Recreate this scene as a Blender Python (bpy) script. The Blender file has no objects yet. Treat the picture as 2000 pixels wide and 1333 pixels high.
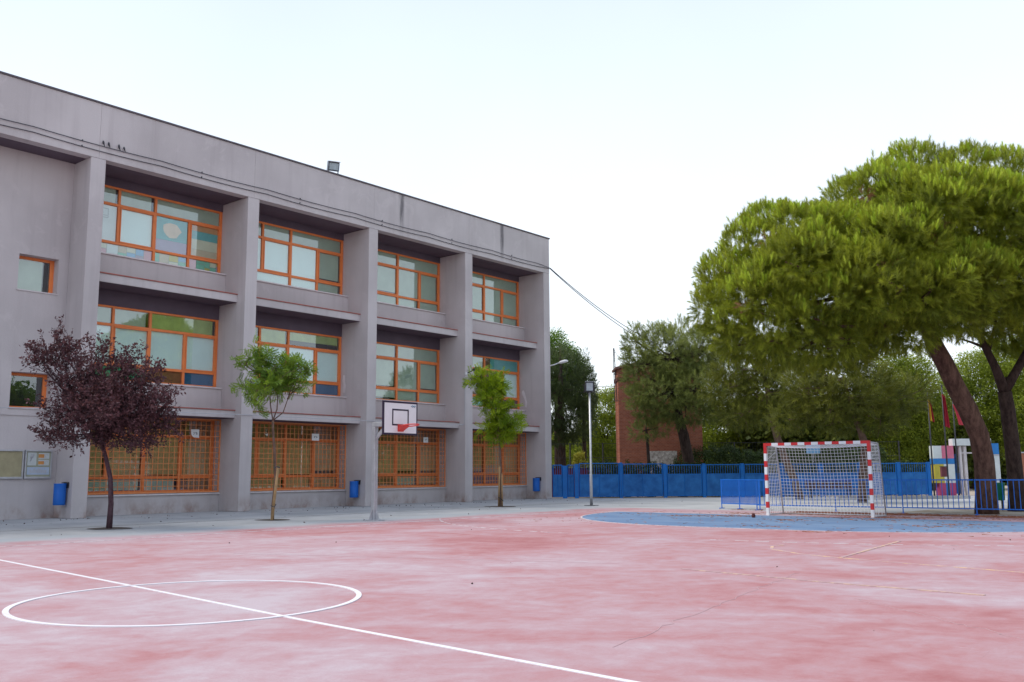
import bpy, bmesh, math, random
import numpy as np
from mathutils import Vector, Matrix

random.seed(7)
rng = np.random.default_rng(11)
scene = bpy.context.scene
COL = scene.collection

# ------------------------------------------------------------------ camera
cam_d = bpy.data.cameras.new("camera")
cam = bpy.data.objects.new("camera", cam_d)
COL.objects.link(cam)
cam_d.sensor_width = 36.0
cam_d.lens = 1819.07 / 2000.0 * 36.0
cam_d.clip_start = 0.1
cam_d.clip_end = 2000.0
YAW, PITCH, ROLL = 0.6975, 0.1403, -0.00707
fw = Vector((-math.sin(YAW) * math.cos(PITCH), math.cos(YAW) * math.cos(PITCH), math.sin(PITCH)))
rt = Vector((math.cos(YAW), math.sin(YAW), 0.0))
up = rt.cross(fw)
cr, sr = math.cos(ROLL), math.sin(ROLL)
r2 = rt * cr + up * sr
u2 = up * cr - rt * sr
M = Matrix(((r2.x, u2.x, -fw.x, 0), (r2.y, u2.y, -fw.y, 0), (r2.z, u2.z, -fw.z, 1.283), (0, 0, 0, 1)))
cam.matrix_world = M
scene.camera = cam

# ------------------------------------------------------------------ world and sun
SUN_EL = math.radians(56)
SUN_FROM = Vector((-0.80, -0.60, 0)).normalized()      # veiled sun high behind the school
w = bpy.data.worlds.new("World")
scene.world = w
w.use_nodes = True
nt = w.node_tree
bg = nt.nodes["Background"]
sky = nt.nodes.new("ShaderNodeTexSky")
sky.sky_type = 'NISHITA'
sky.sun_disc = False
sky.sun_elevation = SUN_EL
sky.sun_rotation = math.atan2(SUN_FROM.x, SUN_FROM.y)
sky.air_density = 1.2
sky.dust_density = 3.0
# thin bright veil of high cloud over the blue
tc = nt.nodes.new("ShaderNodeTexCoord")
sep = nt.nodes.new("ShaderNodeSeparateXYZ")
ramp = nt.nodes.new("ShaderNodeValToRGB")
ramp.color_ramp.elements[0].position = 0.0
ramp.color_ramp.elements[0].color = (0.70, 0.745, 0.765, 1)
ramp.color_ramp.elements[1].position = 0.5
ramp.color_ramp.elements[1].color = (0.44, 0.50, 0.61, 1)
nz = nt.nodes.new("ShaderNodeTexNoise")
nz.inputs["Scale"].default_value = 1.6
nz.inputs["Detail"].default_value = 4
nt.links.new(tc.outputs["Generated"], nz.inputs["Vector"])
nt.links.new(tc.outputs["Generated"], sep.inputs[0])
nt.links.new(sep.outputs["Z"], ramp.inputs[0])
veil = nt.nodes.new("ShaderNodeVectorMath"); veil.operation = 'SCALE'
veil.inputs["Scale"].default_value = 11.5
nt.links.new(ramp.outputs["Color"], veil.inputs[0])
mapr = nt.nodes.new("ShaderNodeMapRange")
mapr.inputs["From Min"].default_value = 0.3
mapr.inputs["From Max"].default_value = 0.7
mapr.inputs["To Min"].default_value = 0.78
mapr.inputs["To Max"].default_value = 0.95
nt.links.new(nz.outputs["Fac"], mapr.inputs["Value"])
mix = nt.nodes.new("ShaderNodeMix"); mix.data_type = 'RGBA'
nt.links.new(mapr.outputs["Result"], mix.inputs["Factor"])
nt.links.new(sky.outputs["Color"], mix.inputs["A"])
nt.links.new(veil.outputs["Vector"], mix.inputs["B"])
nt.links.new(mix.outputs["Result"], bg.inputs["Color"])
bg.inputs["Strength"].default_value = 0.10

sd = bpy.data.lights.new("sun", 'SUN')
sd.energy = 1.5
sd.angle = math.radians(28)
sd.color = (1.0, 0.93, 0.80)
so = bpy.data.objects.new("sun", sd)
COL.objects.link(so)
sun_vec = Vector((SUN_FROM.x * math.cos(SUN_EL), SUN_FROM.y * math.cos(SUN_EL), math.sin(SUN_EL)))
so.rotation_euler = sun_vec.to_track_quat('Z', 'Y').to_euler()

scene.view_settings.view_transform = 'Standard'
scene.view_settings.look = 'None'
scene.view_settings.exposure = 0.80
scene.view_settings.gamma = 1.0
scene.view_settings.use_curve_mapping = False
scene.render.engine = 'CYCLES'
scene.cycles.max_bounces = 8
scene.cycles.transparent_max_bounces = 16
scene.cycles.filter_width = 1.5

# ------------------------------------------------------------------ helpers
ORG = {}


def link(o, parent=None):
    COL.objects.link(o)
    if parent is not None:
        o.parent = parent
    return o


def tag(o, label=None, cat=None, group=None, kind=None):
    if label: o["label"] = label
    if cat: o["category"] = cat
    if group: o["group"] = group
    if kind: o["kind"] = kind
    return o


def thing(name, loc, label, cat, group=None):
    o = bpy.data.objects.new(name, None)
    o.empty_display_size = 0.2
    o.location = loc
    link(o)
    ORG[o.name] = Vector(loc)
    return tag(o, label, cat, group)


class MB:
    """collects shapes in world coordinates, links them as one mesh"""
    def __init__(s):
        s.v = []; s.f = []; s.m = []

    def add(s, verts, faces, mi=0):
        n = len(s.v)
        s.v += [tuple(p) for p in verts]
        s.f += [tuple(i + n for i in f) for f in faces]
        s.m += [mi] * len(faces)
        return s

    def box(s, x0, x1, y0, y1, z0, z1, mi=0):
        v = [(x0, y0, z0), (x1, y0, z0), (x1, y1, z0), (x0, y1, z0), (x0, y0, z1), (x1, y0, z1), (x1, y1, z1), (x0, y1, z1)]
        return s.add(v, [(0, 3, 2, 1), (4, 5, 6, 7), (0, 1, 5, 4), (1, 2, 6, 5), (2, 3, 7, 6), (3, 0, 4, 7)], mi)

    def obox(s, c, ax, ay, az, hx, hy, hz, mi=0):
        c = Vector(c); ax = Vector(ax).normalized() * hx; ay = Vector(ay).normalized() * hy; az = Vector(az).normalized() * hz
        v = [c - ax - ay - az, c + ax - ay - az, c + ax + ay - az, c - ax + ay - az,
             c - ax - ay + az, c + ax - ay + az, c + ax + ay + az, c - ax + ay + az]
        return s.add(v, [(0, 3, 2, 1), (4, 5, 6, 7), (0, 1, 5, 4), (1, 2, 6, 5), (2, 3, 7, 6), (3, 0, 4, 7)], mi)

    def bar(s, a, b, w, h=None, mi=0):
        """square bar between two points"""
        a = Vector(a); b = Vector(b); h = h or w
        d = (b - a)
        z = d.normalized()
        t = Vector((0, 0, 1)) if abs(z.z) < 0.9 else Vector((1, 0, 0))
        x = t.cross(z).normalized(); y = z.cross(x)
        return s.obox((a + b) / 2, x, y, z, w / 2, h / 2, d.length / 2, mi)

    def tube(s, path, radii, n=8, mi=0, cap=True, closed=False):
        path = [Vector(p) for p in path]
        if not hasattr(radii, '__len__'): radii = [radii] * len(path)
        rings = []
        prev = None
        N = len(path)
        for i, p in enumerate(path):
            if closed:
                d = (path[(i + 1) % N] - path[i - 1]).normalized()
            else:
                d = (path[min(i + 1, N - 1)] - path[max(i - 1, 0)]).normalized()
            if prev is None:
                t = Vector((0, 0, 1)) if abs(d.z) < 0.9 else Vector((1, 0, 0))
                x = t.cross(d).normalized()
            else:
                x = (prev - d * prev.dot(d)).normalized()
            prev = x
            y = d.cross(x)
            rings.append([p + (x * math.cos(2 * math.pi * k / n) + y * math.sin(2 * math.pi * k / n)) * radii[i] for k in range(n)])
        v = [q for r in rings for q in r]
        f = []
        R = N if closed else N - 1
        for i in range(R):
            for k in range(n):
                a = i * n + k; b = i * n + (k + 1) % n
                c = ((i + 1) % N) * n + (k + 1) % n; d_ = ((i + 1) % N) * n + k
                f.append((a, b, c, d_))
        if cap and not closed:
            f.append(tuple(reversed(range(n))))
            f.append(tuple((N - 1) * n + k for k in range(n)))
        return s.add(v, f, mi)

    def quad(s, a, b, c, d, mi=0):
        return s.add([a, b, c, d], [(0, 1, 2, 3)], mi)

    def mesh(s, name, mats, org=Vector((0, 0, 0)), smooth=False):
        me = bpy.data.meshes.new(name)
        me.from_pydata([tuple(Vector(p) - org) for p in s.v], [], s.f)
        mats = mats if isinstance(mats, (list, tuple)) else [mats]
        for m in mats: me.materials.append(m)
        if len(mats) > 1:
            me.polygons.foreach_set("material_index", s.m)
        if smooth:
            me.polygons.foreach_set("use_smooth", [True] * len(me.polygons))
        me.update()
        return me


def part(name, mb, mats, parent=None, smooth=False, bevel=0, org=None):
    og = ORG[parent.name] if parent is not None else Vector(org or (0, 0, 0))
    o = bpy.data.objects.new(name, mb.mesh(name, mats, og, smooth))
    link(o, parent)
    ORG[o.name] = og
    if parent is None: o.location = og
    if bevel:
        b = o.modifiers.new("bevel", 'BEVEL'); b.width = bevel; b.segments = 2; b.limit_method = 'ANGLE'
    return o


def inst(name, me, parent, wloc, rotz=0):
    """a part sharing mesh data (mesh built round its own origin)"""
    o = bpy.data.objects.new(name, me)
    link(o, parent)
    o.location = Vector(wloc) - ORG[parent.name]
    o.rotation_euler = (0, 0, rotz)
    ORG[o.name] = Vector(wloc)
    return o


def structure(name, mb, mats, org=(0, 0, 0)):
    o = part(name, mb, mats, None, org=org)
    o["kind"] = "structure"
    return o


# ------------------------------------------------------------------ materials
def newmat(name):
    m = bpy.data.materials.new(name); m.use_nodes = True
    return m, m.node_tree, m.node_tree.nodes["Principled BSDF"]


def rgb(c): return (c[0], c[1], c[2], 1)


def pm(name, c, rough=0.6, var=0.12, scale=3.0, metal=0.0, bump=0.0, bscale=60.0, spec=0.4, c2=None, detail=5, coat=0.0):
    m, t, p = newmat(name)
    tc = t.nodes.new("ShaderNodeTexCoord")
    n = t.nodes.new("ShaderNodeTexNoise")
    n.inputs["Scale"].default_value = scale
    n.inputs["Detail"].default_value = detail
    n.inputs["Roughness"].default_value = 0.62
    t.links.new(tc.outputs["Object"], n.inputs["Vector"])
    r = t.nodes.new("ShaderNodeValToRGB")
    a = [max(0, x * (1 - var)) for x in c]
    b = [min(1, x * (1 + var)) for x in (c2 or c)]
    r.color_ramp.elements[0].position = 0.3; r.color_ramp.elements[0].color = rgb(a)
    r.color_ramp.elements[1].position = 0.7; r.color_ramp.elements[1].color = rgb(b)
    t.links.new(n.outputs["Fac"], r.inputs[0])
    t.links.new(r.outputs["Color"], p.inputs["Base Color"])
    p.inputs["Roughness"].default_value = rough
    p.inputs["Metallic"].default_value = metal
    p.inputs["Specular IOR Level"].default_value = spec
    p.inputs["Coat Weight"].default_value = coat
    if bump:
        nb = t.nodes.new("ShaderNodeTexNoise"); nb.inputs["Scale"].default_value = bscale; nb.inputs["Detail"].default_value = 4
        t.links.new(tc.outputs["Object"], nb.inputs["Vector"])
        bn = t.nodes.new("ShaderNodeBump"); bn.inputs["Strength"].default_value = bump; bn.inputs["Distance"].default_value = 0.02
        t.links.new(nb.outputs["Fac"], bn.inputs["Height"])
        t.links.new(bn.outputs["Normal"], p.inputs["Normal"])
    return m


def math_node(t, op, a, b=None, clamp=False):
    n = t.nodes.new("ShaderNodeMath"); n.operation = op; n.use_clamp = clamp
    for i, v in enumerate((a, b)):
        if v is None: continue
        if isinstance(v, (int, float)): n.inputs[i].default_value = v
        else: t.links.new(v, n.inputs[i])
    return n.outputs[0]


def noise_node(t, vec, scale, detail=5, rough=0.6, dist=0.0):
    n = t.nodes.new("ShaderNodeTexNoise")
    n.inputs["Scale"].default_value = scale; n.inputs["Detail"].default_value = detail
    n.inputs["Roughness"].default_value = rough; n.inputs["Distortion"].default_value = dist
    t.links.new(vec, n.inputs["Vector"])
    return n.outputs["Fac"]


def mapping(t, vec, sc, rot=(0, 0, 0)):
    n = t.nodes.new("ShaderNodeMapping"); n.inputs["Scale"].default_value = sc; n.inputs["Rotation"].default_value = rot
    t.links.new(vec, n.inputs["Vector"])
    return n.outputs[0]


def mixc(t, fac, a, b, mode='MIX'):
    n = t.nodes.new("ShaderNodeMix"); n.data_type = 'RGBA'; n.blend_type = mode
    for nm, v in (("Factor", fac), ("A", a), ("B", b)):
        if isinstance(v, (int, float)): n.inputs[nm].default_value = v
        elif isinstance(v, (tuple, list)): n.inputs[nm].default_value = rgb(v)
        else: t.links.new(v, n.inputs[nm])
    return n.outputs["Result"]


def smooth(t, v, a, b):
    n = t.nodes.new("ShaderNodeMapRange"); n.interpolation_type = 'SMOOTHSTEP'
    n.inputs["From Min"].default_value = a; n.inputs["From Max"].default_value = b
    t.links.new(v, n.inputs["Value"])
    return n.outputs["Result"]


def facade_mat():
    m, t, p = newmat("grey_render")
    pos = t.nodes.new("ShaderNodeNewGeometry").outputs["Position"]
    s = t.nodes.new("ShaderNodeSeparateXYZ"); t.links.new(pos, s.inputs[0])
    big = noise_node(t, pos, 0.35, 5, 0.55)
    col = mixc(t, smooth(t, big, 0.3, 0.7), (0.475, 0.435, 0.440), (0.575, 0.53, 0.535))
    st = noise_node(t, mapping(t, pos, (2.2, 2.2, 0.13)), 1.4, 6, 0.6)            # rain streaks
    col = mixc(t, math_node(t, 'MULTIPLY', smooth(t, st, 0.48, 0.75), 0.24), col, (0.30, 0.262, 0.27))
    pt = noise_node(t, pos, 0.9, 7, 0.7, 0.8)
    col = mixc(t, math_node(t, 'MULTIPLY', smooth(t, pt, 0.56, 0.64), 0.30), col, (0.62, 0.57, 0.575))
    fine = noise_node(t, pos, 45, 3, 0.7)
    col = mixc(t, math_node(t, 'MULTIPLY', smooth(t, fine, 0.35, 0.7), 0.10), col, (0.52, 0.48, 0.51))
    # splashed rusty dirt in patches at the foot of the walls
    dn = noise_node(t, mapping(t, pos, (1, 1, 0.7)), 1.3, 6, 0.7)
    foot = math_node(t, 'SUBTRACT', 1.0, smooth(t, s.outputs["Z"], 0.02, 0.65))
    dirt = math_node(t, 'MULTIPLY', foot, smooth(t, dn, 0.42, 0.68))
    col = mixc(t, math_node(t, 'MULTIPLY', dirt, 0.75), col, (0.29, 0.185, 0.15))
    # two black water runs down the parapet
    wob = noise_node(t, mapping(t, pos, (0.0, 0.0, 1.6)), 1.0, 3)
    rag = noise_node(t, mapping(t, pos, (0.0, 9.0, 0.8)), 1.0, 5)
    tot = None
    for yc in (26.62, 33.22):
        d = math_node(t, 'ABSOLUTE', math_node(t, 'SUBTRACT', math_node(t, 'ADD', s.outputs["Y"], math_node(t, 'MULTIPLY', wob, 0.10)), yc + 0.05))
        g = math_node(t, 'SUBTRACT', 1.0, smooth(t, d, 0.03, 0.21))
        tot = g if tot is None else math_node(t, 'MAXIMUM', tot, g)
    high = smooth(t, s.outputs["Z"], 11.1, 12.4)
    run = math_node(t, 'MULTIPLY', math_node(t, 'MULTIPLY', tot, high), smooth(t, rag, 0.25, 0.6))
    col = mixc(t, math_node(t, 'MULTIPLY', run, 0.85), col, (0.075, 0.07, 0.08))
    t.links.new(col, p.inputs["Base Color"])
    p.inputs["Roughness"].default_value = 0.9
    p.inputs["Specular IOR Level"].default_value = 0.2
    bn = t.nodes.new("ShaderNodeBump"); bn.inputs["Strength"].default_value = 0.35; bn.inputs["Distance"].default_value = 0.015
    t.links.new(noise_node(t, pos, 28, 5, 0.7), bn.inputs["Height"])
    t.links.new(bn.outputs["Normal"], p.inputs["Normal"])
    return m


def court_mat():
    m, t, p = newmat("worn_red_court_paint")
    pos = t.nodes.new("ShaderNodeNewGeometry").outputs["Position"]
    s = t.nodes.new("ShaderNodeSeparateXYZ"); t.links.new(pos, s.inputs[0])
    rot = mapping(t, pos, (1.0, 1.0, 1.0), (0, 0, -0.70))
    a = noise_node(t, mapping(t, rot, (0.27, 0.32, 1)), 1.0, 7, 0.60, 0.9)
    b = noise_node(t, mapping(t, rot, (0.95, 1.15, 1)), 1.0, 8, 0.68, 1.8)
    c = noise_node(t, mapping(t, pos, (1.0, 0.8, 1)), 3.3, 8, 0.7, 0.3)
    v = math_node(t, 'ADD', math_node(t, 'MULTIPLY', a, 0.50), math_node(t, 'ADD', math_node(t, 'MULTIPLY', b, 0.24), math_node(t, 'MULTIPLY', c, 0.26)))
    z = noise_node(t, mapping(t, pos, (0.09, 0.09, 1)), 1.0, 3, 0.5)
    v = math_node(t, 'ADD', v, math_node(t, 'MULTIPLY', math_node(t, 'SUBTRACT', z, 0.47), 0.35))
    r = t.nodes.new("ShaderNodeValToRGB")
    e = r.color_ramp.elements
    e[0].position = 0.36; e[0].color = (0.345, 0.125, 0.130, 1)
    e[1].position = 0.64; e[1].color = (0.465, 0.385, 0.425, 1)
    x = e.new(0.445); x.color = (0.40, 0.195, 0.208, 1)
    x = e.new(0.53); x.color = (0.425, 0.275, 0.303, 1)
    t.links.new(v, r.inputs[0])
    col = r.outputs["Color"]
    # scuffs and grime
    d = noise_node(t, mapping(t, rot, (0.5, 1.4, 1)), 1.1, 7, 0.72, 1.2)
    col = mixc(t, math_node(t, 'MULTIPLY', smooth(t, d, 0.62, 0.78), 0.35), col, (0.33, 0.25, 0.27))
    g = noise_node(t, pos, 55, 4, 0.85)
    col = mixc(t, math_node(t, 'MULTIPLY', smooth(t, g, 0.45, 0.75), 0.28), col, (0.27, 0.17, 0.17))
    sc_ = noise_node(t, mapping(t, pos, (1.2, 9.0, 1), (0, 0, 0.5)), 1.0, 5, 0.7, 1.5)
    col = mixc(t, math_node(t, 'MULTIPLY', smooth(t, sc_, 0.66, 0.74), 0.35), col, (0.56, 0.50, 0.54))
    sd_ = noise_node(t, mapping(t, pos, (8.0, 1.1, 1), (0, 0, 0.2)), 1.0, 5, 0.7, 1.5)
    col = mixc(t, math_node(t, 'MULTIPLY', smooth(t, sd_, 0.68, 0.76), 0.30), col, (0.25, 0.16, 0.17))
    # the paint gives out towards the pavement along the school
    en = noise_node(t, pos, 0.9, 6, 0.65)
    edge = math_node(t, 'ADD', s.outputs["X"], math_node(t, 'MULTIPLY', en, 2.2))
    col = mixc(t, math_node(t, 'SUBTRACT', 1.0, smooth(t, edge, -18.9, -17.4)), col, (0.35, 0.37, 0.395))
    far = math_node(t, 'ADD', s.outputs["Y"], math_node(t, 'MULTIPLY', en, 2.0))
    col = mixc(t, smooth(t, far, 29.0, 30.6), col, (0.40, 0.39, 0.395))
    t.links.new(col, p.inputs["Base Color"])
    p.inputs["Roughness"].default_value = 0.82
    p.inputs["Specular IOR Level"].default_value = 0.25
    bn = t.nodes.new("ShaderNodeBump"); bn.inputs["Strength"].default_value = 0.25; bn.inputs["Distance"].default_value = 0.01
    t.links.new(noise_node(t, pos, 60, 5, 0.75), bn.inputs["Height"])
    t.links.new(bn.outputs["Normal"], p.inputs["Normal"])
    return m


def line_mat(name, c, hole=0.45, under=None):
    """worn line paint: patches where the court shows through"""
    m, t, p = newmat(name)
    pos = t.nodes.new("ShaderNodeNewGeometry").outputs["Position"]
    n = noise_node(t, pos, 4.0, 8, 0.75)
    f = smooth(t, n, hole, hole + 0.16)
    t.links.new(mixc(t, f, under or (0.58, 0.42, 0.45), c), p.inputs["Base Color"])
    p.inputs["Roughness"].default_value = 0.75
    p.inputs["Specular IOR Level"].default_value = 0.25
    return m


def blue_area_mat():
    m, t, p = newmat("worn_blue_court_paint")
    pos = t.nodes.new("ShaderNodeNewGeometry").outputs["Position"]
    a = noise_node(t, mapping(t, pos, (0.5, 0.9, 1)), 0.9, 7, 0.62, 0.6)
    col = mixc(t, smooth(t, a, 0.3, 0.72), (0.105, 0.180, 0.315), (0.170, 0.250, 0.385))
    b = noise_node(t, pos, 3.0, 7, 0.7, 0.5)
    col = mixc(t, math_node(t, 'MULTIPLY', smooth(t, b, 0.60, 0.74), 0.7), col, (0.22, 0.20, 0.27))
    t.links.new(col, p.inputs["Base Color"])
    p.inputs["Roughness"].default_value = 0.8
    p.inputs["Specular IOR Level"].default_value = 0.25
    return m


def concrete_mat():
    m, t, p = newmat("pale_yard_concrete")
    pos = t.nodes.new("ShaderNodeNewGeometry").outputs["Position"]
    a = noise_node(t, pos, 0.5, 7, 0.62)
    col = mixc(t, smooth(t, a, 0.3, 0.7), (0.325, 0.335, 0.35), (0.45, 0.455, 0.465))
    b = noise_node(t, pos, 4.0, 8, 0.75, 0.6)
    col = mixc(t, math_node(t, 'MULTIPLY', smooth(t, b, 0.58, 0.8), 0.5), col, (0.22, 0.21, 0.20))
    g = noise_node(t, pos, 110, 3, 0.8)
    col = mixc(t, math_node(t, 'MULTIPLY', smooth(t, g, 0.45, 0.75), 0.15), col, (0.2, 0.2, 0.2))
    t.links.new(col, p.inputs["Base Color"])
    p.inputs["Roughness"].default_value = 0.88
    p.inputs["Specular IOR Level"].default_value = 0.2
    bn = t.nodes.new("ShaderNodeBump"); bn.inputs["Strength"].default_value = 0.3; bn.inputs["Distance"].default_value = 0.012
    t.links.new(noise_node(t, pos, 50, 5, 0.75), bn.inputs["Height"])
    t.links.new(bn.outputs["Normal"], p.inputs["Normal"])
    return m


def glass_mat():
    m, t, p = newmat("window_glass")
    t.nodes.remove(p)
    out = t.nodes["Material Output"]
    fr = t.nodes.new("ShaderNodeFresnel"); fr.inputs["IOR"].default_value = 1.52
    fac = math_node(t, 'ADD', math_node(t, 'MULTIPLY', fr.outputs[0], 2.0), 0.09, True)
    gl = t.nodes.new("ShaderNodeBsdfGlossy"); gl.inputs["Roughness"].default_value = 0.015
    gl.inputs["Color"].default_value = (0.92, 0.97, 1.0, 1)
    tr = t.nodes.new("ShaderNodeBsdfTransparent"); tr.inputs["Color"].default_value = (0.93, 0.97, 0.95, 1)
    pos = t.nodes.new("ShaderNodeNewGeometry").outputs["Position"]
    geo = t.nodes.new("ShaderNodeNewGeometry")
    fac = math_node(t, 'MULTIPLY', fac, math_node(t, 'SUBTRACT', 1.0, geo.outputs["Backfacing"]))
    bn = t.nodes.new("ShaderNodeBump"); bn.inputs["Strength"].default_value = 0.04; bn.inputs["Distance"].default_value = 0.02
    t.links.new(noise_node(t, pos, 1.5, 2), bn.inputs["Height"])
    t.links.new(bn.outputs["Normal"], gl.inputs["Normal"])
    mx = t.nodes.new("ShaderNodeMixShader")
    t.links.new(fac, mx.inputs[0]); t.links.new(tr.outputs[0], mx.inputs[1]); t.links.new(gl.outputs[0], mx.inputs[2])
    t.links.new(mx.outputs[0], out.inputs[0])
    return m


def leaf_mat(name, c1, c2, transl=0.35, rough=0.55):
    m, t, p = newmat(name)
    at = t.nodes.new("ShaderNodeAttribute"); at.attribute_name = "tint"
    col = mixc(t, at.outputs["Fac"], c1, c2)
    t.links.new(col, p.inputs["Base Color"])
    p.inputs["Roughness"].default_value = rough
    p.inputs["Specular IOR Level"].default_value = 0.3
    tl = t.nodes.new("ShaderNodeBsdfTranslucent")
    t.links.new(mixc(t, 1.0, col, (1.0, 1.0, 0.55), 'MULTIPLY'), tl.inputs["Color"])
    mx = t.nodes.new("ShaderNodeMixShader"); mx.inputs[0].default_value = transl
    t.links.new(p.outputs[0], mx.inputs[1]); t.links.new(tl.outputs[0], mx.inputs[2])
    t.links.new(mx.outputs[0], t.nodes["Material Output"].inputs[0])
    return m


def bark_mat(name, c1, c2, sc=6.0):
    m, t, p = newmat(name)
    tc = t.nodes.new("ShaderNodeTexCoord").outputs["Object"]
    v = t.nodes.new("ShaderNodeTexVoronoi"); v.inputs["Scale"].default_value = sc
    t.links.new(mapping(t, tc, (1.6, 1.6, 0.5)), v.inputs["Vector"])
    n = noise_node(t, mapping(t, tc, (1, 1, 0.35)), sc * 1.3, 6, 0.7)
    n2 = noise_node(t, mapping(t, tc, (1, 1, 0.5)), sc * 4, 5, 0.7)
    k = math_node(t, 'ADD', math_node(t, 'MULTIPLY', v.outputs["Distance"], 0.16), math_node(t, 'ADD', math_node(t, 'MULTIPLY', n, 0.62), math_node(t, 'MULTIPLY', n2, 0.30)))
    t.links.new(mixc(t, smooth(t, k, 0.36, 0.74), c1, c2), p.inputs["Base Color"])
    p.inputs["Roughness"].default_value = 0.95
    p.inputs["Specular IOR Level"].default_value = 0.1
    bn = t.nodes.new("ShaderNodeBump"); bn.inputs["Strength"].default_value = 0.8; bn.inputs["Distance"].default_value = 0.04
    t.links.new(k, bn.inputs["Height"]); t.links.new(bn.outputs["Normal"], p.inputs["Normal"])
    return m


def brick_mat():
    m, t, p = newmat("red_brickwork")
    tc = t.nodes.new("ShaderNodeTexCoord").outputs["Object"]
    s = t.nodes.new("ShaderNodeSeparateXYZ"); t.links.new(tc, s.inputs[0])
    cb = t.nodes.new("ShaderNodeCombineXYZ")
    t.links.new(math_node(t, 'ADD', s.outputs["X"], s.outputs["Y"]), cb.inputs[0]); t.links.new(s.outputs["Z"], cb.inputs[1])
    b = t.nodes.new("ShaderNodeTexBrick")
    b.inputs["Scale"].default_value = 1.0
    b.inputs["Brick Width"].default_value = 0.25; b.inputs["Row Height"].default_value = 0.075
    b.inputs["Mortar Size"].default_value = 0.008
    b.inputs["Color1"].default_value = (0.30, 0.085, 0.05, 1)
    b.inputs["Color2"].default_value = (0.42, 0.14, 0.08, 1)
    b.inputs["Mortar"].default_value = (0.36, 0.24, 0.19, 1)
    t.links.new(cb.outputs[0], b.inputs["Vector"])
    n = noise_node(t, tc, 0.9, 6, 0.65)
    col = mixc(t, math_node(t, 'MULTIPLY', smooth(t, n, 0.4, 0.75), 0.5), b.outputs["Color"], (0.20, 0.07, 0.05))
    t.links.new(col, p.inputs["Base Color"])
    p.inputs["Roughness"].default_value = 0.9; p.inputs["Specular IOR Level"].default_value = 0.15
    bn = t.nodes.new("ShaderNodeBump"); bn.inputs["Strength"].default_value = 0.5; bn.inputs["Distance"].default_value = 0.01
    t.links.new(b.outputs["Fac"], bn.inputs["Height"]); bn.invert = True
    t.links.new(bn.outputs["Normal"], p.inputs["Normal"])
    return m


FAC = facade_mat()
COURT = court_mat()
CONC = concrete_mat()
BLUEA = blue_area_mat()
LWHITE = line_mat("white_line_paint", (0.70, 0.69, 0.73), 0.30, (0.60, 0.52, 0.55))
LFAINT = line_mat("faded_white_line_paint", (0.62, 0.58, 0.61), 0.38, (0.42, 0.29, 0.32))
LYEL = line_mat("faded_yellow_line_paint", (0.66, 0.46, 0.27), 0.44, (0.46, 0.31, 0.33))
GLASS = glass_mat()
BRICK = brick_mat()
ORANGE = pm("orange_window_paint", (0.80, 0.22, 0.062), 0.45, 0.10, 2.0, spec=0.4)
ORANGED = pm("orange_grille_paint", (0.76, 0.27, 0.10), 0.55, 0.12, 3.0)
SILL = pm("pale_stone_sill", (0.62, 0.57, 0.58), 0.7, 0.12, 4.0)
COPING = pm("terracotta_drip_tile", (0.36, 0.12, 0.10), 0.8, 0.25, 5.0)
CAPM = pm("dark_roof_flashing", (0.10, 0.085, 0.10), 0.6, 0.25, 2.0)
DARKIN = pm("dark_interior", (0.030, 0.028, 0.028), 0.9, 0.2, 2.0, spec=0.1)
ROOFM = pm("roof_gravel", (0.3, 0.29, 0.28), 0.95, 0.2, 3.0)
GALV = pm("galvanised_steel", (0.50, 0.51, 0.54), 0.42, 0.12, 6.0, metal=0.55)
GREYP = pm("grey_paint", (0.45, 0.45, 0.48), 0.5, 0.1, 3.0)
DARKM = pm("dark_metal", (0.045, 0.045, 0.055), 0.5, 0.2, 4.0)
BLACKR = pm("black_rubber_cable", (0.075, 0.07, 0.085), 0.7, 0.2, 4.0)
BLUEBIN = pm("blue_bin_plastic", (0.003, 0.12, 0.52), 0.45, 0.10, 4.0, spec=0.5)
BLUEF = pm("blue_fence_paint", (0.004, 0.095, 0.34), 0.55, 0.15, 2.2, spec=0.35, c2=(0.022, 0.165, 0.46), detail=9)
BLUEF2 = pm("blue_post_paint", (0.004, 0.14, 0.48), 0.5, 0.15, 2.0, spec=0.4)
BLUEB = pm("blue_barrier_paint", (0.004, 0.14, 0.60), 0.5, 0.15, 3.0, spec=0.4)
WHITEP = pm("white_paint", (0.80, 0.80, 0.82), 0.4, 0.04, 3.0)
REDP = pm("red_paint", (0.62, 0.025, 0.03), 0.4, 0.08, 3.0)
HOOPRED = pm("red_hoop_paint", (0.66, 0.06, 0.05), 0.45, 0.10, 6.0)
BORDER = pm("black_board_border", (0.03, 0.018, 0.045), 0.5, 0.15, 5.0)
NETM = pm("white_net_cord", (0.84, 0.84, 0.86), 0.8, 0.08, 5.0)
PAPER = pm("white_paper", (0.78, 0.78, 0.78), 0.8, 0.05, 4.0)
INK = pm("dark_ink", (0.06, 0.06, 0.09), 0.8, 0.1, 4.0)
WOOD = pm("stake_wood", (0.38, 0.24, 0.12), 0.8, 0.25, 5.0)
SOIL = pm("dark_soil", (0.09, 0.075, 0.065), 1.0, 0.35, 6.0, bump=0.5, bscale=30)
EARTH = pm("sandy_earth", (0.34, 0.26, 0.18), 1.0, 0.25, 0.8, bump=0.4, bscale=20, c2=(0.40, 0.36, 0.31))
LITTER = leaf_mat("brown_needle_litter", (0.24, 0.095, 0.06), (0.42, 0.20, 0.12), 0.1, 0.9)
DRYLEAF = leaf_mat("dark_dry_leaf", (0.035, 0.025, 0.03), (0.12, 0.07, 0.05), 0.1, 0.9)

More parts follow.
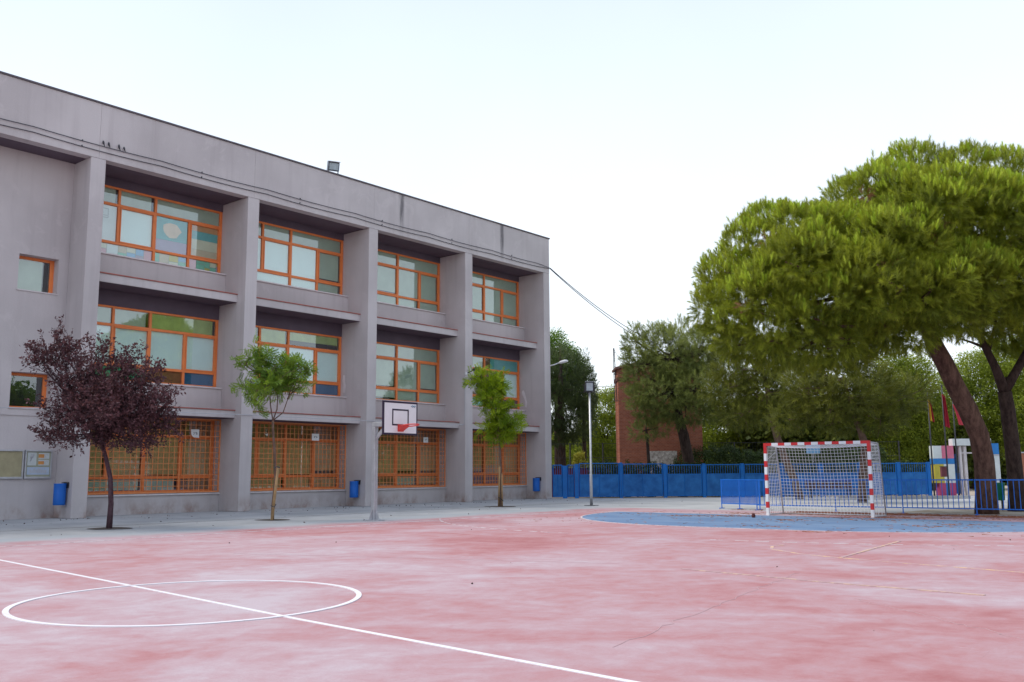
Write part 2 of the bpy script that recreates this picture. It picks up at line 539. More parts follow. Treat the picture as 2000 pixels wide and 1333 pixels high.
# ------------------------------------------------------------------ ground, court, markings
mb = MB(); mb.quad((-400, -150, -0.004), (400, -150, -0.004), (400, 600, -0.004), (-400, 600, -0.004))
structure("ground", mb, EARTH)
mb = MB()
poly = [(-31, -40), (60, -40), (60, 54), (-9.5, 52.9), (-13.85, 49.25), (-28.48, 36.96), (-31, 34.9)]
mb.add([(x, y, 0) for x, y in poly], [tuple(range(len(poly)))])
structure("yard_pavement", mb, CONC)
court = structure("sports_court", MB().quad((-20.6, -30, 0.004), (18, -30, 0.004), (18, 28.55, 0.004), (-20.6, 28.55, 0.004)), COURT)


def strip(mb, pts, wd, z):
    pts = [Vector((p[0], p[1], z)) for p in pts]
    L = []
    for i, p in enumerate(pts):
        d = (pts[min(i + 1, len(pts) - 1)] - pts[max(i - 1, 0)]).normalized()
        n = Vector((-d.y, d.x, 0)) * wd / 2
        L.append((p - n, p + n))
    dn = Vector((0, 0, z - 0.002))
    for i in range(len(pts) - 1):
        a, b, c, d = L[i][0], L[i + 1][0], L[i + 1][1], L[i][1]
        mb.quad(a, b, c, d)
        mb.quad(a - dn, b - dn, b, a)
        mb.quad(d, c, c - dn, d - dn)
    mb.quad(L[0][1], L[0][1] - dn, L[0][0] - dn, L[0][0])
    mb.quad(L[-1][0], L[-1][0] - dn, L[-1][1] - dn, L[-1][1])
    return mb


def arc(cx, cy, r, a0, a1, n):
    return [(cx + r * math.cos(math.radians(a0 + (a1 - a0) * i / n)), cy + r * math.sin(math.radians(a0 + (a1 - a0) * i / n))) for i in range(n + 1)]


def marking(name, pts, wd, z, mat):
    return part(name, strip(MB(), pts, wd, z), mat, court)


# blue goal area: 6 m round the goal posts
gx0, gx1, gy = -12.0, -8.92, 25.62
def left_arc(g_): return [(-11.3 + (5.72 + g_) * math.cos(a), gy + (6.0 + g_) * math.sin(a)) for a in np.linspace(math.pi, 1.5 * math.pi, 41)]
area = left_arc(0) + arc(gx1, gy, 6.0, 270, 360, 40)
mbb = MB(); mbb.add([(x, y, 0.008) for x, y in area], [tuple(range(len(area)))])
part("goal_area", mbb, BLUEA, court)
marking("goal_area_line", left_arc(.03) + arc(gx1, gy, 6.03, 270, 360, 40), 0.045, 0.0115, LFAINT)
marking("halfway_line", [(-18.3, 6.42), (-11.3, 5.76), (-7.0, 5.32), (-3.2, 5.02), (0, 4.8)], 0.052, 0.0085, LWHITE)
marking("centre_circle", arc(-8.9, 5.45, 1.70, 0, 360, 96), 0.056, 0.0125, LWHITE)
marking("side_line", [(-18.28, -10), (-18.28, 26)], 0.06, 0.0085, LFAINT)
marking("goal_line", [(-18.28, gy), (-12.2, gy)], 0.06, 0.0125, LFAINT)
# dashed nine-metre line
dl = MB()
path = arc(gx0, gy - 0.5, 9.0, 222, 270, 60) + arc(gx1, gy - 0.5, 9.0, 270, 318, 60)
acc = 0; seg = []
for i in range(len(path) - 1):
    a = Vector(path[i]); b = Vector(path[i + 1])
    if (acc % 0.45) < 0.25: seg.append((path[i], path[i + 1]))
    acc += (b - a).length
for a, b in seg: strip(dl, [a, b], 0.05, 0.0085)
part("dashed_line", dl, LFAINT, court)
marking("yellow_curve", [(-7.0, 15.7), (-7.05, 15.3), (-6.8, 14.72), (-6.08, 14.16), (-5.32, 13.84), (-4.4, 13.58), (-3.67, 13.42), (-2.8, 13.2), (-1.5, 12.9)], 0.05, 0.0085, LYEL)
marking("yellow_line", [(-5.32, 13.84), (-5.67, 17.6)], 0.05, 0.0125, LYEL)
marking("yellow_line", [(-6.4, 11.1), (-4.4, 10.75), (-2.6, 10.6)], 0.05, 0.012, line_mat("ghost_yellow_line_paint", (0.56, 0.40, 0.32), 0.46, (0.42, 0.28, 0.30)))
JOINT = line_mat("dark_joint_sealant", (0.40, 0.25, 0.265), 0.5, (0.44, 0.29, 0.31))
for k, (x0_, y0_, x1_, y1_) in enumerate(((-4.0, 5.9, -5.0, 11.6), (-13.5, 9.0, -7.5, 11.2), (-1.0, 7.5, -3.6, 9.6))):
    pth = [(x0_ + (x1_ - x0_) * f + random.gauss(0, .025), y0_ + (y1_ - y0_) * f + random.gauss(0, .025)) for f in np.linspace(0, 1, 34)]
    marking("crack", pth, .008, .0065, JOINT)
# pavement joint along the school
pj = MB(); strip(pj, [(-23.6, 6), (-23.5, 12), (-23.5, 18), (-23.6, 25), (-23.5, 36)], 0.03, 0.004)
j = part("pavement_joint", pj, SOIL); j["kind"] = "structure"

# ------------------------------------------------------------------ school building
FX = -28.42                       # front plane of the pillars
Y1, S, PW = 13.23, 5.80, 0.483    # first pillar, spacing, pillar width
ZS, ZR = 11.30, 13.17             # soffit, roof
WX = -30.05                       # outer plane of the windows
SX = -29.70                       # face of the spandrel walls
YL = -14.0                          # the building goes on to the left out of the frame
YE = Y1 + 4 * S + PW
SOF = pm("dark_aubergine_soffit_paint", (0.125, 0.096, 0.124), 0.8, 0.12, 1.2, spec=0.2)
school = thing("school_building", (FX, 25.0, 0), "three storey grey school with orange window frames beside the red court", "building")
pillars = [Y1 + i * S for i in range(5)]
for yp in pillars:
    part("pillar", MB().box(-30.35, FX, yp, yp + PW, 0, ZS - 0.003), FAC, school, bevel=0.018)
for k in range(2, 5):
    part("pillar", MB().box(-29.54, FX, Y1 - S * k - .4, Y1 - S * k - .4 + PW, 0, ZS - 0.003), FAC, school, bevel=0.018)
# parapet, one panel per bay
edges = [YL, -8.0, -2.0, 3.6] + [p + PW / 2 for p in pillars[:-1]] + [YE]
for a, b in zip(edges[:-1], edges[1:]):
    part("parapet_panel", MB().box(-28.78, FX + 0.004, a + 0.0015, b - 0.0015, ZS, ZR - 0.06), FAC, school, bevel=0.008)
part("parapet_cap", MB().box(-28.82, FX + 0.045, YL - 0.02, YE + 0.04, ZR - 0.06, ZR), CAPM, school, bevel=0.008)
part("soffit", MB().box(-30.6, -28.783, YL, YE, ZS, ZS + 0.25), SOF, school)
part("roof", MB().box(-41, -28.785, YL, YE - 0.01, ZS + 0.253, ZS + 0.6), ROOFM, school)
part("back_wall", MB().box(-41.3, -41.003, YL, YE, 0, ZR).box(-41.0, -30.36, YE - 0.25, YE, 0, ZS + 0.25).box(-41.0, -30.36, YL, YL + 0.25, 0, ZS + 0.25), FAC, school)
part("back_wall", MB().box(-41.0, -28.785, YE - 0.25, YE, ZS + 0.253 + 0.35, ZR - 0.06), FAC, school)

BL_GREY = pm("grey_green_blind", (0.44, 0.50, 0.42), 0.85, 0.10, 1.5)
BL_PALE = pm("pale_blind_and_sky_reflection", (0.80, 0.90, 0.91), 0.85, 0.03, 1.5)  # white blinds on the first floor, painted sky reflection on the upper storey
BL_OLIVE = pm("olive_yellow_blind", (0.58, 0.37, 0.18), 0.85, 0.18, 1.5)
BL_DOLIVE = pm("dark_olive_blind", (0.30, 0.15, 0.075), 0.85, 0.2, 1.5)
BL_TREE_REFL = pm("blind_painted_tree_reflection", (0.42, 0.50, 0.17), 0.85, 0.2, 1.5)  # green tree reflection in the top panes, painted as blind colour
P_GREEN = pm("green_panel_board", (0.02, 0.36, 0.19), 0.6, 0.06, 2)
P_BROWN = pm("brown_panel_board", (0.30, 0.10, 0.05), 0.6, 0.2, 4)
P_BLUE = pm("blue_panel_board", (0.015, 0.115, 0.28), 0.6, 0.06, 2)
P_TEAL = pm("turquoise_card", (0.10, 0.42, 0.45), 0.7, 0.1, 3)
P_MAROON = pm("maroon_card", (0.17, 0.05, 0.06), 0.7, 0.15, 3)
P_LILAC = pm("lilac_card", (0.42, 0.34, 0.50), 0.7, 0.06, 3)
P_SAND = pm("sand_card", (0.62, 0.50, 0.36), 0.7, 0.10, 3)
P_ORANGE = pm("orange_card", (0.58, 0.26, 0.08), 0.7, 0.12, 3)
P_PINK = pm("pink_card", (0.66, 0.30, 0.38), 0.7, 0.08, 3)
P_CREAM = pm("cream_card", (0.70, 0.66, 0.52), 0.7, 0.06, 3)
P_SKY = pm("light_blue_card", (0.22, 0.46, 0.72), 0.7, 0.06, 3)
P_MINT = pm("mint_card", (0.20, 0.56, 0.42), 0.7, 0.06, 3)
P_YEL = pm("yellow_card", (0.62, 0.52, 0.08), 0.7, 0.06, 3)
P_RED = pm("red_card", (0.48, 0.06, 0.06), 0.7, 0.06, 3)
P_WHITE = pm("white_card", (0.74, 0.76, 0.78), 0.7, 0.04, 3)


def rect_x(mb, x, y0, y1, z0, z1, mi=0, th=0.012):
    return mb.box(x - th, x, y0, y1, z0, z1, mi)


def window(y0, y1, z0, z1, zt, zb, cells, wall_sill=True, wx=WX, pics=None):
    """four column window with a row of top lights and a row of low panes"""
    c = [y0 + (y1 - y0) * k / 4 for k in range(5)]
    fwd = 0.07; d0 = wx - 0.09; d1 = wx
    m = MB()
    m.box(d0, d1, y0, y1, z1 - fwd, z1).box(d0, d1, y0, y1, z0, z0 + fwd)
    m.box(d0, d1, y0, y0 + fwd, z0 + fwd, z1 - fwd).box(d0, d1, y1 - fwd - 0.03, y1, z0 + fwd, z1 - fwd)
    h = 0.045
    # verticals: 1 stops at the low rail, 2 full height, 3 stops at the transom
    m.box(d0, d1 + .004, c[1] - h, c[1] + h, zb + h, zt - h).box(d0, d1 + .004, c[1] - h, c[1] + h, zt + h, z1 - fwd)
    m.box(d0, d1 + .008, c[2] - h, c[2] + h, z0 + fwd, z1 - fwd)
    m.box(d0, d1 + .004, c[3] - h, c[3] + h, z0 + fwd, zb - h).box(d0, d1 + .004, c[3] - h, c[3] + h, zb + h, zt - h)
    for a, b in ((y0 + fwd, c[2] - h), (c[2] + h, y1 - fwd - .03)):
        m.box(d0, d1 + .006, a, b, zt - h, zt + h).box(d0, d1 + .006, a, b, zb - h, zb + h)
    fr = part("window", m, ORANGE, school, bevel=0.006)
    # opening sashes in columns 2 and 4
    for k in (1, 3):
        a = c[k] + h + 0.003; b = (c[k + 1] - h if k == 1 else y1 - fwd - .03) - 0.003
        za, zc = zb + h + .003, zt - h - .003; q = 0.035
        sh = MB().box(d0 + .02, d1 + .018, a, b, za, za + q).box(d0 + .02, d1 + .018, a, b, zc - q, zc)
        sh.box(d0 + .02, d1 + .018, a, a + q, za + q, zc - q).box(d0 + .02, d1 + .018, b - q, b, za + q, zc - q)
        part("sash", sh, ORANGE, fr)
    rects = {
        't1': (c[0] + fwd, c[1] - h, zt + h, z1 - fwd), 't2': (c[1] + h, c[2] - h, zt + h, z1 - fwd), 't3': (c[2] + h, y1 - fwd - .03, zt + h, z1 - fwd),
        'm1': (c[0] + fwd, c[1] - h, zb + h, zt - h), 'm2': (c[1] + h, c[2] - h, zb + h, zt - h), 'm3': (c[2] + h, c[3] - h, zb + h, zt - h), 'm4': (c[3] + h, y1 - fwd - .03, zb + h, zt - h),
        'b1': (c[0] + fwd, c[2] - h, z0 + fwd, zb - h), 'b3': (c[2] + h, c[3] - h, z0 + fwd, zb - h), 'b4': (c[3] + h, y1 - fwd - .03, z0 + fwd, zb - h)}
    for key, (a, b, za, zc) in rects.items():
        part("pane", rect_x(MB(), wx - 0.045 + random.uniform(-.002, .002), a - .004, b + .004, za - .004, zc + .004, th=0.006), GLASS, fr)
        spec = cells.get(key, BL_GREY)
        low = 0.0
        if isinstance(spec, tuple): spec, low = spec
        if low == 0 and spec in (BL_GREY, BL_OLIVE) and random.random() < .5: low = random.uniform(.03, .14)
        gap = random.choice((0.0, 0.03, 0.07, 0.10)) if spec in (BL_GREY, BL_OLIVE, BL_TREE_REFL) else 0.0
        part("blind", rect_x(MB(), wx - 0.075, a - .01, b - gap, za - .01 + low * (zc - za), zc + .01), spec, fr)
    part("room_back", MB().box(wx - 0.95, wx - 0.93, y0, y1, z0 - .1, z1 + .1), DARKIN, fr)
    return fr, rects


L2, L1 = 7.74, 3.54   # tops of the two ledges
up_cells = [  # pale blinds here paint in the sky reflected by the panes
    dict(m1=P_WHITE, m2=BL_PALE, b1=None, b3=None, b4=None),
    dict(m2=BL_PALE, m3=BL_PALE, m1=BL_PALE, b1=BL_PALE, b3=BL_PALE),
    dict(),
    dict(m1=BL_PALE),
]
mid_cells = [
    dict(t3=BL_TREE_REFL, m1=BL_PALE, m2=BL_PALE, m3=BL_PALE, m4=BL_PALE, b1=P_GREEN, b3=P_BROWN, b4=P_BLUE),
    dict(t1=BL_TREE_REFL, t2=BL_TREE_REFL, t3=(BL_TREE_REFL, 0.4), m1=BL_PALE, m2=BL_PALE, m3=BL_PALE, m4=BL_PALE, b1=P_GREEN, b3=P_BROWN, b4=P_BLUE),
    dict(b1=(BL_GREY, 0.25), b3=BL_GREY),
    dict(t3=P_MAROON, m1=P_TEAL, m2=P_MAROON, m3=P_MAROON, m4=BL_PALE, b1=P_TEAL, b3=P_MAROON, b4=P_MAROON),
]
gr_cells = [
    dict(t1=BL_DOLIVE, t2=BL_DOLIVE, t3=BL_DOLIVE, m1=BL_OLIVE, m2=BL_OLIVE, m3=BL_OLIVE, m4=BL_OLIVE, b1=BL_GREY, b3=BL_GREY, b4=BL_DOLIVE),
    dict(t1=BL_DOLIVE, t2=BL_DOLIVE, t3=BL_DOLIVE, m1=BL_OLIVE, m2=BL_OLIVE, m3=BL_OLIVE, m4=BL_OLIVE, b1=BL_OLIVE, b3=BL_OLIVE, b4=BL_OLIVE),
    dict(t1=BL_DOLIVE, t2=BL_DOLIVE, t3=BL_DOLIVE, m1=BL_OLIVE, m2=BL_OLIVE, m3=BL_OLIVE, m4=BL_OLIVE, b1=BL_DOLIVE, b3=BL_GREY, b4=BL_OLIVE),
    dict(t1=BL_DOLIVE, t2=BL_DOLIVE, t3=BL_DOLIVE, m1=BL_OLIVE, m2=BL_OLIVE, m3=BL_OLIVE, m4=BL_OLIVE, b1=BL_DOLIVE, b3=BL_DOLIVE, b4=BL_OLIVE),
]
patch = [P_MINT, P_SAND, P_PINK, P_SKY, P_MINT, P_CREAM, P_LILAC, P_WHITE, P_YEL, P_SKY, P_PINK, P_MINT]


def patchwork(fr, rect, dark=False):
    """coloured rectangles of card on the low panes"""
    y0, y1, z0, z1 = rect
    y = y0; k = random.randrange(len(patch))
    zm = (z0 + z1) / 2
    mats = patch
    mbs = {}
    while y < y1 - 0.02:
        wd = min(random.uniform(0.18, 0.42), y1 - y)
        cut = z0 + (z1 - z0) * random.choice((0.35, 0.5, 0.65, 1.0))
        for a, b in ((z0, cut), (cut, z1)):
            if b - a < 0.03: continue
            k = (k + random.randrange(1, 5)) % len(mats)
            part("colour_card", rect_x(MB(), WX - 0.058, y + .008, y + wd - .008, a + .008, b - .008, th=0.006), mats[k], fr)
        y += wd


bar_v = MB().box(-0.009, 0.009, -0.009, 0.009, 0.0, 2.50).mesh("grille_bar_upright", ORANGED)
for i in range(4):
    ya, yb = pillars[i] + PW + 0.003, pillars[i + 1] - 0.003
    # upper storey
    cells = {k: (v if v else BL_GREY) for k, v in up_cells[i].items()}
    fr, rc = window(ya, yb, 8.60, 11.02, 10.40, 9.08, cells)
    if i == 0:
        for key in ('b1', 'b3', 'b4'): patchwork(fr, rc[key])
        # plain coloured posters taped inside the third and fourth panes
        a, b, z0, z1 = rc['m3']
        part("poster", rect_x(MB(), WX - 0.058, a, b, z0 + (z1 - z0) * .34, z1, th=.006), P_TEAL, fr)
        part("poster", rect_x(MB(), WX - 0.058, a, b, z0, z0 + (z1 - z0) * .34 - .004, th=.006), P_LILAC, fr)
        pts = MB(); n = 14
        pts.add([(WX - .050, a + (b - a) * .5 + .36 * math.cos(6.283 * q / n) * random.uniform(.8, 1.1), z0 + (z1 - z0) * .66 + .30 * math.sin(6.283 * q / n) * random.uniform(.8, 1.1)) for q in range(n)], [tuple(range(n))])
        part("poster_patch", pts, P_SAND, fr)
        a, b, z0, z1 = rc['m4']
        hgt = z1 - z0
        for (f0, f1, mt) in ((.80, 1.0, P_ORANGE), (.55, .795, P_TEAL), (.25, .545, P_CREAM), (0, .245, P_SAND)):
            part("poster", rect_x(MB(), WX - 0.058, a, b, z0 + hgt * f0, z0 + hgt * f1, th=.006), mt, fr)
        a, b, z0, z1 = rc['m1']
        sk = MB()
        for q in range(7):
            yy = random.uniform(a + .2, b - .35); zz = random.uniform(z0 + .3, z1 - .25)
            sk.box(WX - .060, WX - .056, yy, yy + random.uniform(.05, .22), zz, zz + .015)
        sk.box(WX - .060, WX - .056, a + .55, a + .57, z1 - .45, z1 - .12).box(WX - .060, WX - .056, a + .57, a + .90, z1 - .14, z1 - .12).box(WX - .060, WX - .056, a + .57, a + .90, z1 - .45, z1 - .43).box(WX - .060, WX - .056, a + .9, a + .92, z1 - .45, z1 - .12)
        part("poster_drawing", sk, GREYP, fr)
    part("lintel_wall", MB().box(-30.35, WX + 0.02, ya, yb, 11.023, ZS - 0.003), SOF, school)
    part("window_sill", MB().box(-30.2, SX + 0.05, ya, yb - 0.0, 8.548, 8.597), SILL, school, bevel=0.006)
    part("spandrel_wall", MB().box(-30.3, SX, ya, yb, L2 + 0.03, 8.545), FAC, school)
    # ledge of the second floor
    part("ledge", MB().box(-30.35, -28.90, ya, yb, 7.45, L2 - 0.02), FAC, school, bevel=0.01)
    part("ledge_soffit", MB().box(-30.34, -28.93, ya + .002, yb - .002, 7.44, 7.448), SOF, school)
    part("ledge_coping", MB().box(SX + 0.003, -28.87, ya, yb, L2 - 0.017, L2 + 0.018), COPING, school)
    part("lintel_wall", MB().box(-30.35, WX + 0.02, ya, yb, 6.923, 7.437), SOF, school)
    # first floor
    fr, rc = window(ya, yb, 4.40, 6.92, 6.28, 4.93, mid_cells[i])
    if i == 3:
        a, b, z0, z1 = rc['t3']
        part("poster", rect_x(MB(), WX - 0.058, a + .42, b, z0, z1, th=.006), P_TEAL, fr)
    part("window_sill", MB().box(-30.2, SX + 0.05, ya, yb, 4.345, 4.397), SILL, school, bevel=0.006)
    part("spandrel_wall", MB().box(-30.3, SX, ya, yb, L1 + 0.03, 4.342), FAC, school)
    part("ledge", MB().box(-30.35, -28.80, ya, yb, 3.27, L1 - 0.02), FAC, school, bevel=0.01)
    part("ledge_soffit", MB().box(-30.34, -28.83, ya + .002, yb - .002, 3.262, 3.268), SOF, school)
    part("ledge_coping", MB().box(SX + 0.003, -28.77, ya, yb, L1 - 0.017, L1 + 0.018), COPING, school)
    # ground floor behind the grille
    window(ya, yb, 0.70, 3.255, 2.62, 1.20, gr_cells[i])
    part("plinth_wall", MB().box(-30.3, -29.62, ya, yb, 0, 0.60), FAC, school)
    part("window_sill", MB().box(-30.2, -29.57, ya, yb, 0.603, 0.655), SILL, school, bevel=0.006)
    gxp = -29.66
    g = MB()
    g.box(gxp - .02, gxp + .02, ya, yb, 0.675, 0.72).box(gxp - .02, gxp + .02, ya, yb, 3.20, 3.245)
    g.box(gxp - .02, gxp + .02, ya, ya + .045, .72, 3.2).box(gxp - .02, gxp + .02, yb - .045, yb, .72, 3.2)
    for k in (1, 2, 3):
        yy = ya + (yb - ya) * k / 4; g.box(gxp - .035, gxp - .01, yy - .012, yy + .012, .656, .72)
    gr = part("grille", g, ORANGED, school)
    nb = 27
    for k in range(1, nb):
        inst("bar", bar_v, gr, (gxp, ya + (yb - ya) * k / nb, 0.71))
    bar_h = MB().box(-0.006, 0.006, 0, yb - ya - .06, -0.009, 0.009).mesh("grille_bar_level", ORANGED)
    for k in range(1, 13):
        inst("bar", bar_h, gr, (gxp + 0.013, ya + .03, 0.71 + 2.5 * k / 13))

# blank stair wall left of the first pillar, with two small windows
WL = -29.55
y0, y1 = YL + .003, Y1 - .003
wa, wb = 11.72, 12.92
wall = MB()
wall.box(-30.35, WL, y0, wa, 0, ZS - .003).box(-30.35, WL, wb, y1, 0, ZS - .003)
wall.box(-30.35, WL, wa, wb, 0, 3.30).box(-30.35, WL, wa, wb, 4.42, 6.92).box(-30.35, WL, wa, wb, 8.07, ZS - .003)
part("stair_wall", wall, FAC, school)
part("wall_ledge", MB().box(WL + .002, WL + 0.03, y0, y1, 3.10, 3.14), FAC, school)
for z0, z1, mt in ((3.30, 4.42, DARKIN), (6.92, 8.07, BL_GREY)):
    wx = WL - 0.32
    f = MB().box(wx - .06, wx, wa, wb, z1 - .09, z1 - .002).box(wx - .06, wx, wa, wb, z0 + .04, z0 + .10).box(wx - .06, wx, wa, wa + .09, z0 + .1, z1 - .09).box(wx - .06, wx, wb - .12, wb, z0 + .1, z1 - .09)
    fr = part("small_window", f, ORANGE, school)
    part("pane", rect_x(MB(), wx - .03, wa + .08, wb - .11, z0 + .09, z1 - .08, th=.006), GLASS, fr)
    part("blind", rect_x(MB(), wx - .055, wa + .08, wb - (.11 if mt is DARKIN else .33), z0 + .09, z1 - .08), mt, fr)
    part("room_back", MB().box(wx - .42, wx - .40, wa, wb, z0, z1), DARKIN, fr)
    part("window_sill", MB().box(wx - .0, WL + .03, wa - .03, wb + .03, z0 + .002, z0 + .038), SILL, fr)

# smears of white filler on two pillar cheeks
MARK = pm("white_filler_smear", (0.66, 0.62, 0.64), 0.8, 0.1, 6)
for (x, yy, z, pts) in ((-29.72, pillars[4], 4.95, [(-.16, .42), (-.05, .46), (.02, .30), (.10, .05), (.16, -.2), (.12, -.42), (.03, -.40), (.04, -.12), (-.08, .12), (-.17, .26)]),
                        (-29.84, pillars[2], 4.95, [(-.06, .36), (.06, .34), (.05, .10), (.12, -.1), (.06, -.38), (-.08, -.34), (-.05, -.05), (-.1, .15)])):
    m = MB(); n = len(pts)
    m.add([(x + a, yy - 0.003, z + b) for a, b in pts], [tuple(range(n))])
    part("paint_smear", m, MARK, school)

# conduit along the first ledge and up the fourth pillar to the wall lamp
part("conduit", MB().tube([(-28.385, 4, 2.99), (-28.385, 13, 3.30), (-28.385, 19.2, 3.37), (-28.385, 25.2, 3.37), (-28.385, 30.45, 3.40)], 0.013, 6).tube([(-28.6, 30.45, 3.40), (-28.45, 30.60, 3.45), (-28.43, 30.61, 3.75), (-28.43, 30.61, 5.72)], 0.013, 6), GREYP, school)

# ------------------------------------------------------------------ things on the school
fl = thing("roof_floodlight", (-28.6, 23.05, ZR), "boxy floodlight on the roof edge of the grey school", "floodlight")
cz = ZR + 0.36; ax = Vector((0.86, -0.42, -0.28)).normalized(); ay = Vector((0.42, 0.9, 0)).normalized(); az = ax.cross(ay).normalized()
c0 = Vector((-28.62, 23.05, cz - .03))
LAMPB = pm("floodlight_casing", (0.14, 0.16, 0.20), 0.5, 0.1, 4)
LAMPG = pm("floodlight_lens", (0.40, 0.48, 0.52), 0.15, 0.2, 5, spec=0.8)
part("casing", MB().obox(c0, ax, ay, az, .12, .23, .18), LAMPB, fl, bevel=.02)
part("lens", MB().obox(c0 + ax * .135, ax, ay, az, .006, .18, .13), LAMPG, fl)
part("visor", MB().obox(c0 + az * .195 + ax * .05, ax, ay, az, .15, .24, .012), GALV, fl)
part("bracket", MB().bar((-28.62, 22.80, ZR), (-28.62, 22.82, ZR + .40), .03).bar((-28.62, 23.30, ZR), (-28.62, 23.30, ZR + .40), .03).box(-28.7, -28.54, 22.8, 23.3, ZR, ZR + .03), DARKM, fl)

# two cables sagging along the parapet and out over the yard
def sag(a, b, n, s):
    a = Vector(a); b = Vector(b)
    return [a.lerp(b, k / n) - Vector((0, 0, s * 4 * (k / n) * (1 - k / n))) for k in range(n + 1)]


for q, (za, lab) in enumerate(((11.76, "upper black cable along the school parapet and on over the trees"), (11.59, "lower black cable along the school parapet and on over the trees"))):
    xx = -28.375 - 0.012 * q
    t_ = thing("overhead_cable", (xx, 20.0, za), lab, "cable", "cables along the parapet")
    path = []
    yy = 3.0
    while yy < YE - 1:
        path += sag((xx, yy, za - 0.004 * (yy - 3) * .4), (xx, min(yy + 4.2, YE), za - 0.004 * (yy + 4.2 - 3) * .4), 6, 0.035 + .03 * random.random())[:-1]
        yy += 4.2
    path.append(Vector((xx, YE + .01, 11.60 - .03 * q)))
    end = Vector((-30.489, 49.294, 9.857)) + Vector((0, 0, -.25 * q))
    path2 = sag(path[-1], end + (end - path[-1]) * .35, 18, 0.45)
    part("facade_run", MB().tube(path, 0.013, 6), BLACKR, t_)
    part("free_span", MB().tube(path2, 0.02, 5), BLACKR, t_)
    cl = MB()
    for k in range(8): cl.box(xx - .03, xx + .016, 4.5 + k * 4.2 - .012, 4.5 + k * 4.2 + .012, za - .045, za - .01)
    part("clip", cl, DARKM, t_)

for k, (y, h, lab) in enumerate(((13.56, .12, "dark bird leftmost of four on the parapet cable"), (13.74, .12, "dark bird second from left on the parapet cable"), (14.08, .14, "dark bird third from left, tallest of four on the parapet cable"), (14.25, .10, "dark bird rightmost and smallest of four on the parapet cable"))):
    z = 11.765
    m = MB().tube([(-28.36, y + .045, z - .05), (-28.36, y + .02, z + .01), (-28.36, y, z + .05), (-28.36, y - .005, z + h * .72), (-28.35, y - .01, z + h * .88), (-28.34, y - .02, z + h)], [.008, .02, .035, .032, .024, .008], 7)
    tag(part("bird", m, DARKM, None, True, org=(-28.36, y, z)), lab, "bird", "birds on the parapet cable")

# wall lamp on the fourth pillar
wl = thing("wall_lamp", (-28.42, 30.7, 5.75), "dark curved lamp on a pillar above the third young tree", "lamp")
part("arm", MB().tube([(-28.42, 30.72, 5.74), (-28.25, 30.74, 5.78), (-28.05, 30.78, 5.86)], [.03, .028, .025], 7), DARKM, wl, True)
part("lamp_head", MB().tube([(-28.12, 30.77, 5.86), (-27.95, 30.80, 5.90), (-27.75, 30.84, 5.87), (-27.6, 30.87, 5.80)], [.05, .10, .10, .04], 8), DARKM, wl, True)
part("junction_box", MB().box(-28.417, -28.36, 30.60, 30.70, 5.66, 5.78), WHITEP, wl)

# blue litter bins
def make_bin(x, y, z, label):
    b = thing("litter_bin", (x, y, z), label, "litter bin", "blue bins on the pillar cheeks")
    r = 0.175
    prof = [(z - .31, r * .80), (z - .325, r * .93), (z - .30, r), (z - .1, r * 1.0), (z + .1, r), (z + .28, r), (z + .30, r * 1.03), (z + .32, r * 1.03), (z + .32, r * .92), (z + .05, r * .9)]
    n = 20; v = []; f = []
    for zz, rr in prof: v += [(x + rr * math.cos(6.2832 * k / n), y + rr * math.sin(6.2832 * k / n), zz) for k in range(n)]
    for i in range(len(prof) - 1):
        for k in range(n): f.append((i * n + k, i * n + (k + 1) % n, (i + 1) * n + (k + 1) % n, (i + 1) * n + k))
    f.append(tuple(reversed(range(n)))); f.append(tuple((len(prof) - 1) * n + k for k in range(n)))
    part("bucket", MB().add(v, f), BLUEBIN, b, True)
    part("bracket", MB().box(x - .16, x + .16, y + .174, y + .197, z + .18, z + .36).bar((x - .13, y + .1, z + .34), (x - .13, y + .19, z + .34), .025).bar((x + .13, y + .1, z + .34), (x + .13, y + .19, z + .34), .025), DARKM, b)
    return b


make_bin(-28.78, Y1 - .2, .73, "blue wall bin below the notice board, leftmost of the three")
make_bin(-28.88, pillars[2] - .2, .67, "blue wall bin behind the basketball post, middle of the three")
make_bin(-28.87, pillars[4] - .2, .69, "blue wall bin at the far corner of the school near the gate")

# notice boards and their papers
CORK = pm("yellowish_pinboard", (0.36, 0.32, 0.20), 0.9, 0.12, 5)
CORK2 = pm("grey_green_pinboard", (0.33, 0.34, 0.26), 0.9, 0.12, 5)
for a, b, cm, lab in ((10.9, 12.22, CORK, "bare yellowish notice board on the school wall, cut by the picture edge"), (12.26, 13.06, CORK2, "glazed notice board full of pinned papers above the leftmost bin")):
    nb_ = thing("notice_board", (WL, (a + b) / 2, 1.2), lab, "notice board")
    part("backing", MB().box(WL + .002, WL + .03, a + .04, b - .04, 1.26, 2.02), cm, nb_)
    fm = MB().box(WL + .002, WL + .07, a, b, 2.02, 2.07).box(WL + .002, WL + .07, a, b, 1.20, 1.26).box(WL + .002, WL + .07, a, a + .04, 1.26, 2.02).box(WL + .002, WL + .07, b - .04, b, 1.26, 2.02)
    part("frame", fm, GALV, nb_, bevel=.005)
PP = [("pale green sheet with a grey sketch, pinned at upper left", P_MINT, 12.34, 12.60, 1.60, 1.99), ("sheet with an orange block at top right of the notice board", P_WHITE, 12.66, 12.98, 1.80, 1.98),
      ("sheet with an orange block in the right middle of the notice board", P_CREAM, 12.66, 12.98, 1.60, 1.77), ("wide bluish sheet along the foot of the notice board", P_SKY, 12.34, 13.0, 1.32, 1.55)]
PALEP = pm("pale_paper", (0.52, 0.56, 0.56), 0.85, 0.08, 5)
PALEB = pm("pale_blue_paper", (0.42, 0.50, 0.62), 0.85, 0.08, 5)
